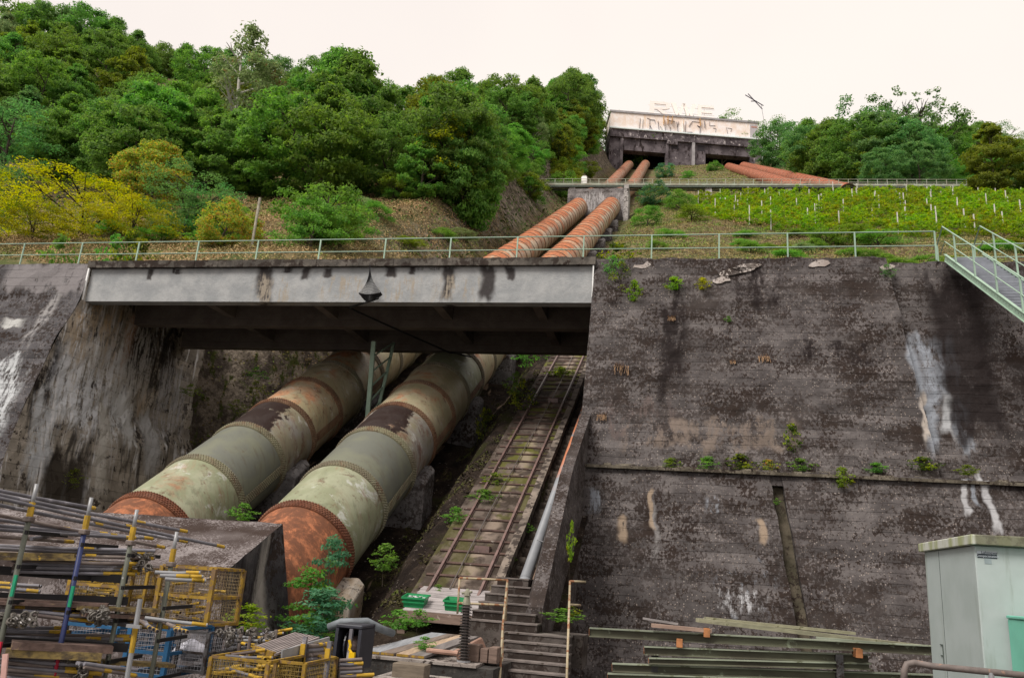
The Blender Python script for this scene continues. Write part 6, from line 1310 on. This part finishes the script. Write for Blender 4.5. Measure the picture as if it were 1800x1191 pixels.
# --- weeds on walls, ledge, track and channel
def weed(P_, H, mat, label, kind='sprig', W=None): return plant(kind, mat, P_.x, P_.y, P_.z, H, label, 'plant', 'weed', 'small plants growing on the concrete', W=W)
for (u, v, H, W, mt, kd, lab) in ((1090, 492, 1.2, 1.2, 'ygreen', 'twiggy', 'large light green weed at the top left corner of the right wall'), (1080, 470, .8, 1.1, 'bright', 'twiggy', 'weed leaning over the coping beside the bridge end'), (1115, 515, .8, .7, 'vine', 'sprig', 'yellow green weed below the corner weed of the right wall'), (1185, 500, .5, .8, 'vine', 'sprig', 'small yellow green weed under the right wall coping'), (1235, 500, .45, .7, 'yellow', 'sprig', 'yellow weed right of its green neighbour near the coping'),
        (1560, 478, .5, .7, 'blue', 'twiggy', 'grey green tuft on the coping near the steel stair'), (1392, 775, .9, .7, 'ygreen', 'sprig', 'lone yellow green weed growing out of the middle of the wall'), (1245, 818, .5, 1.0, 'mid', 'sprig', 'leafy weed on the ledge left of the reddish one'), (1300, 814, .5, 1.1, 'ygreen', 'sprig', 'leafy weed in the middle of the ledge'), (1405, 818, .4, .9, 'mid', 'sprig', 'low weed on the ledge above the drain slot'), (1480, 842, .6, .8, 'vine', 'sprig', 'yellow green weed hanging below the ledge'),
        (1620, 816, .4, 1.1, 'ygreen', 'sprig', 'weed on the ledge near the right end'), (1180, 815, .35, .8, 'olive', 'sprig', 'thin weed on the ledge near its left end'), (1280, 560, .2, .3, 'bright', 'sprig', 'tiny weed on the upper right wall'), (1365, 880, .2, .25, 'bright', 'sprig', 'tiny weed in the top of the drain slot'), (1350, 818, .35, .8, 'orange', 'sprig', 'reddish weed on the ledge'), (1540, 822, .3, .8, 'mid', 'sprig', 'low weed on the ledge right of the hanging one'), (1700, 826, .3, .7, 'olive', 'sprig', 'faint weed at the far right of the ledge')):
    p = wp(u, v+3); weed(Vector((p.x, p.y-.05, p.z-H*.35)), H*1.1, mt, lab, kd, W)
M_dg = simple('dry_grass_blades', (.34, .21, .12), .8, .3, 8)
for (u, v, s_, lab) in ((1092, 648, 1.0, 'tuft of dry grass on the left of the right wall'), (1342, 630, .7, 'tuft of dry grass in the centre of the right wall'), (1058, 732, .6, 'thin tuft of dry grass near the left edge of the right wall'), (1180, 560, .5, 'small dry tuft inside the dark streak of the wall'), (1288, 636, .35, 'tiny dry tuft beside the central one')):
    p = wp(u, v); mb = MB()
    for i in range(46):
        x = p.x+rnd.uniform(-.28, .28)*s_; q_ = Vector((x, p.y-.02, p.z+.12*s_)); mb.bar(q_, q_+Vector((rnd.uniform(-.08, .08), -.12-.1*rnd.random(), rnd.uniform(-.42, .1)))*s_, .012, .004)
    mb.solo('grass_tuft', M_dg, lab, 'grass')
plant('rowan', 'rowan', *aY(566, 1118, 20.6), 2.7, 'tall rowan like sapling in front of the rusty pipe foot', 'plant', 'sapling', W=1.25)
plant('rowan', 'bright', *aY(532, 1122, 20.4), 1.9, 'leafy green plant beside the anchor block', 'plant', 'sapling', W=1.4)
plant('rowan', 'rowan', *aY(560, 1135, 20.0), 1.5, 'low leafy plant in front of the tall sapling', 'plant', 'sapling', W=1.6)
plant('rowan', 'bright', *aY(605, 1125, 20.0), .5, 'low green plant right of the tall sapling', 'plant', 'sapling', W=1.1)
plant('sprig', 'bright', *aY(675, 1002, 24.5), .8, 'bright leafy weed on the dark channel slope right of the lowest saddle', 'plant', 'weed', W=1.0)
plant('sprig', 'bright', *aY(425, 914, 22.5), .5, 'small weed between the two pipe feet', 'plant', 'weed', W=.8)
for (u, v, H, W, mt, lab) in ((848, 770, 1.6, .8, 'ygreen', 'yellow green shrublet beside the third saddle'), (858, 738, .7, .6, 'ygreen', 'light weed above the third saddle'), (918, 720, 1.6, 1.5, 'ygreen', 'leafy weed beside the left rail halfway up'), (930, 645, 2.0, 2.6, 'bright', 'dense bright green bush at the top of the channel under the bridge'), (905, 690, 1.2, 1.2, 'bright', 'small bush below the dense one'), (850, 880, .5, 1.2, 'bright', 'weeds between the rails in the lower part'), (800, 918, .6, .9, 'bright', 'weed beside the galvanised rod'), (985, 662, .6, 1.5, 'olive', 'dry grassy weed between the rails near the bridge'), (870, 850, .5, 1, 'olive', 'low olive weed along the left rail'), (895, 985, .35, .4, 'mid', 'small dark weed on the slab edge'), (770, 1040, .3, .5, 'bright', 'tiny weed on the slab above the platform'), (925, 930, .3, .5, 'bright', 'tiny weed by the trench')):
    r = ray(u, v); Y = 21.
    while Y < 60:
        p = r*(Y/r.y)
        if p.z < float(floorz(np.array(p.x), np.array(Y)))+.1: break
        Y += .2
    plant('twiggy' if H > .9 else 'sprig', mt, p.x, p.y, p.z-.1, H, lab, 'plant', 'weed', 'weeds in the channel', W=W)
for (u, v, Y, H, W, mt, lab) in ((735, 1100, 20.6, .4, .8, 'bright', 'weed under the timber platform'), (700, 1105, 19.9, .45, .9, 'bright', 'weed left of the boards under the platform'), (990, 1092, 20.2, .3, 1.0, 'bright', 'grassy weed on the landing beside the stairs'), (1005, 1085, 20.4, .3, .5, 'ygreen', 'small weed behind the right handrail'), (1002, 985, 21.5, 1.0, .25, 'vine', 'thin climbing weed above the right handrail'), (745, 1140, 17.6, .25, .5, 'bright', 'tiny weed growing between the boards'), (435, 1108, 15.5, .5, .8, 'vine', 'yellow weed behind the tube heap')):
    p = aY(u, v, Y); plant('sprig', mt, p.x, p.y, p.z, H, lab, 'plant', 'weed', W=W)
for (u, v, X_, H, mt, lab) in ((330, 690, -26, .7, 'olive', 'fern like weed at the end of the left wall'), (445, 690, -23, .9, 'olive', 'weed on the rocky bank under the bridge'), (410, 720, -24, .8, 'olive', 'low weed on the rocky bank above the left pipe'), (445, 660, -22.5, .7, 'bright', 'bright weed high on the rocky bank'), (120, 850, -26.3, .9, 'olive', 'grassy fern on the mossy spur')):
    p = aX(u, v, X_); plant('twiggy', mt, p.x+.2, p.y, p.z-.2, H, lab, 'plant', 'weed', W=1.3)
# leaf litter and moss tufts on the rocky bank
def bankscatter(n, seed):
    r = np.random.RandomState(seed); y = 40+20*r.rand(n); xl = np.interp(y, [0, 39, 43, 60], [-29, -28.6, -24.5, -20.5]); x = xl+2.2*r.rand(n)-.2; z = terr(x, y); c = np.stack([x+.1, y, z+.05], 1)
    me = leaves_mesh('bank_moss', c, np.tile([.6, -.4, .5], (n, 1)), .16*(.5+r.rand(n)), seed=seed); me.materials.append(scrubmat('bank_moss_mat', (.09, .085, .02), (.13, .10, .05), (.08, .12, .02), .7)); o = bpy.data.objects.new('bank_moss', me); C.objects.link(o); o['kind'] = 'stuff'
bankscatter(9000, 5)
def floorscatter(n, seed):
    r = np.random.RandomState(seed); y = 22+36*r.rand(n); x = -10.2+3.1*r.rand(n); k = (np.sin(x*3+y*1.1)*np.cos(y*1.9-x)+.5*np.sin(y*.7)) > .1; x = x[k]; y = y[k]; z = floorz(x, y)+.03; c = np.stack([x, y, z], 1); n = len(x)
    me = leaves_mesh('channel_moss', c, np.tile([0, -.5, .8], (n, 1)), .12*(.4+r.rand(n)), seed=seed); me.materials.append(scrubmat('channel_moss_mat', (.03, .022, .016), (.05, .045, .018), (.07, .085, .02), .9)); o = bpy.data.objects.new('channel_moss', me); C.objects.link(o); o['kind'] = 'stuff'
floorscatter(16000, 8)
bpy.context.view_layer.update()
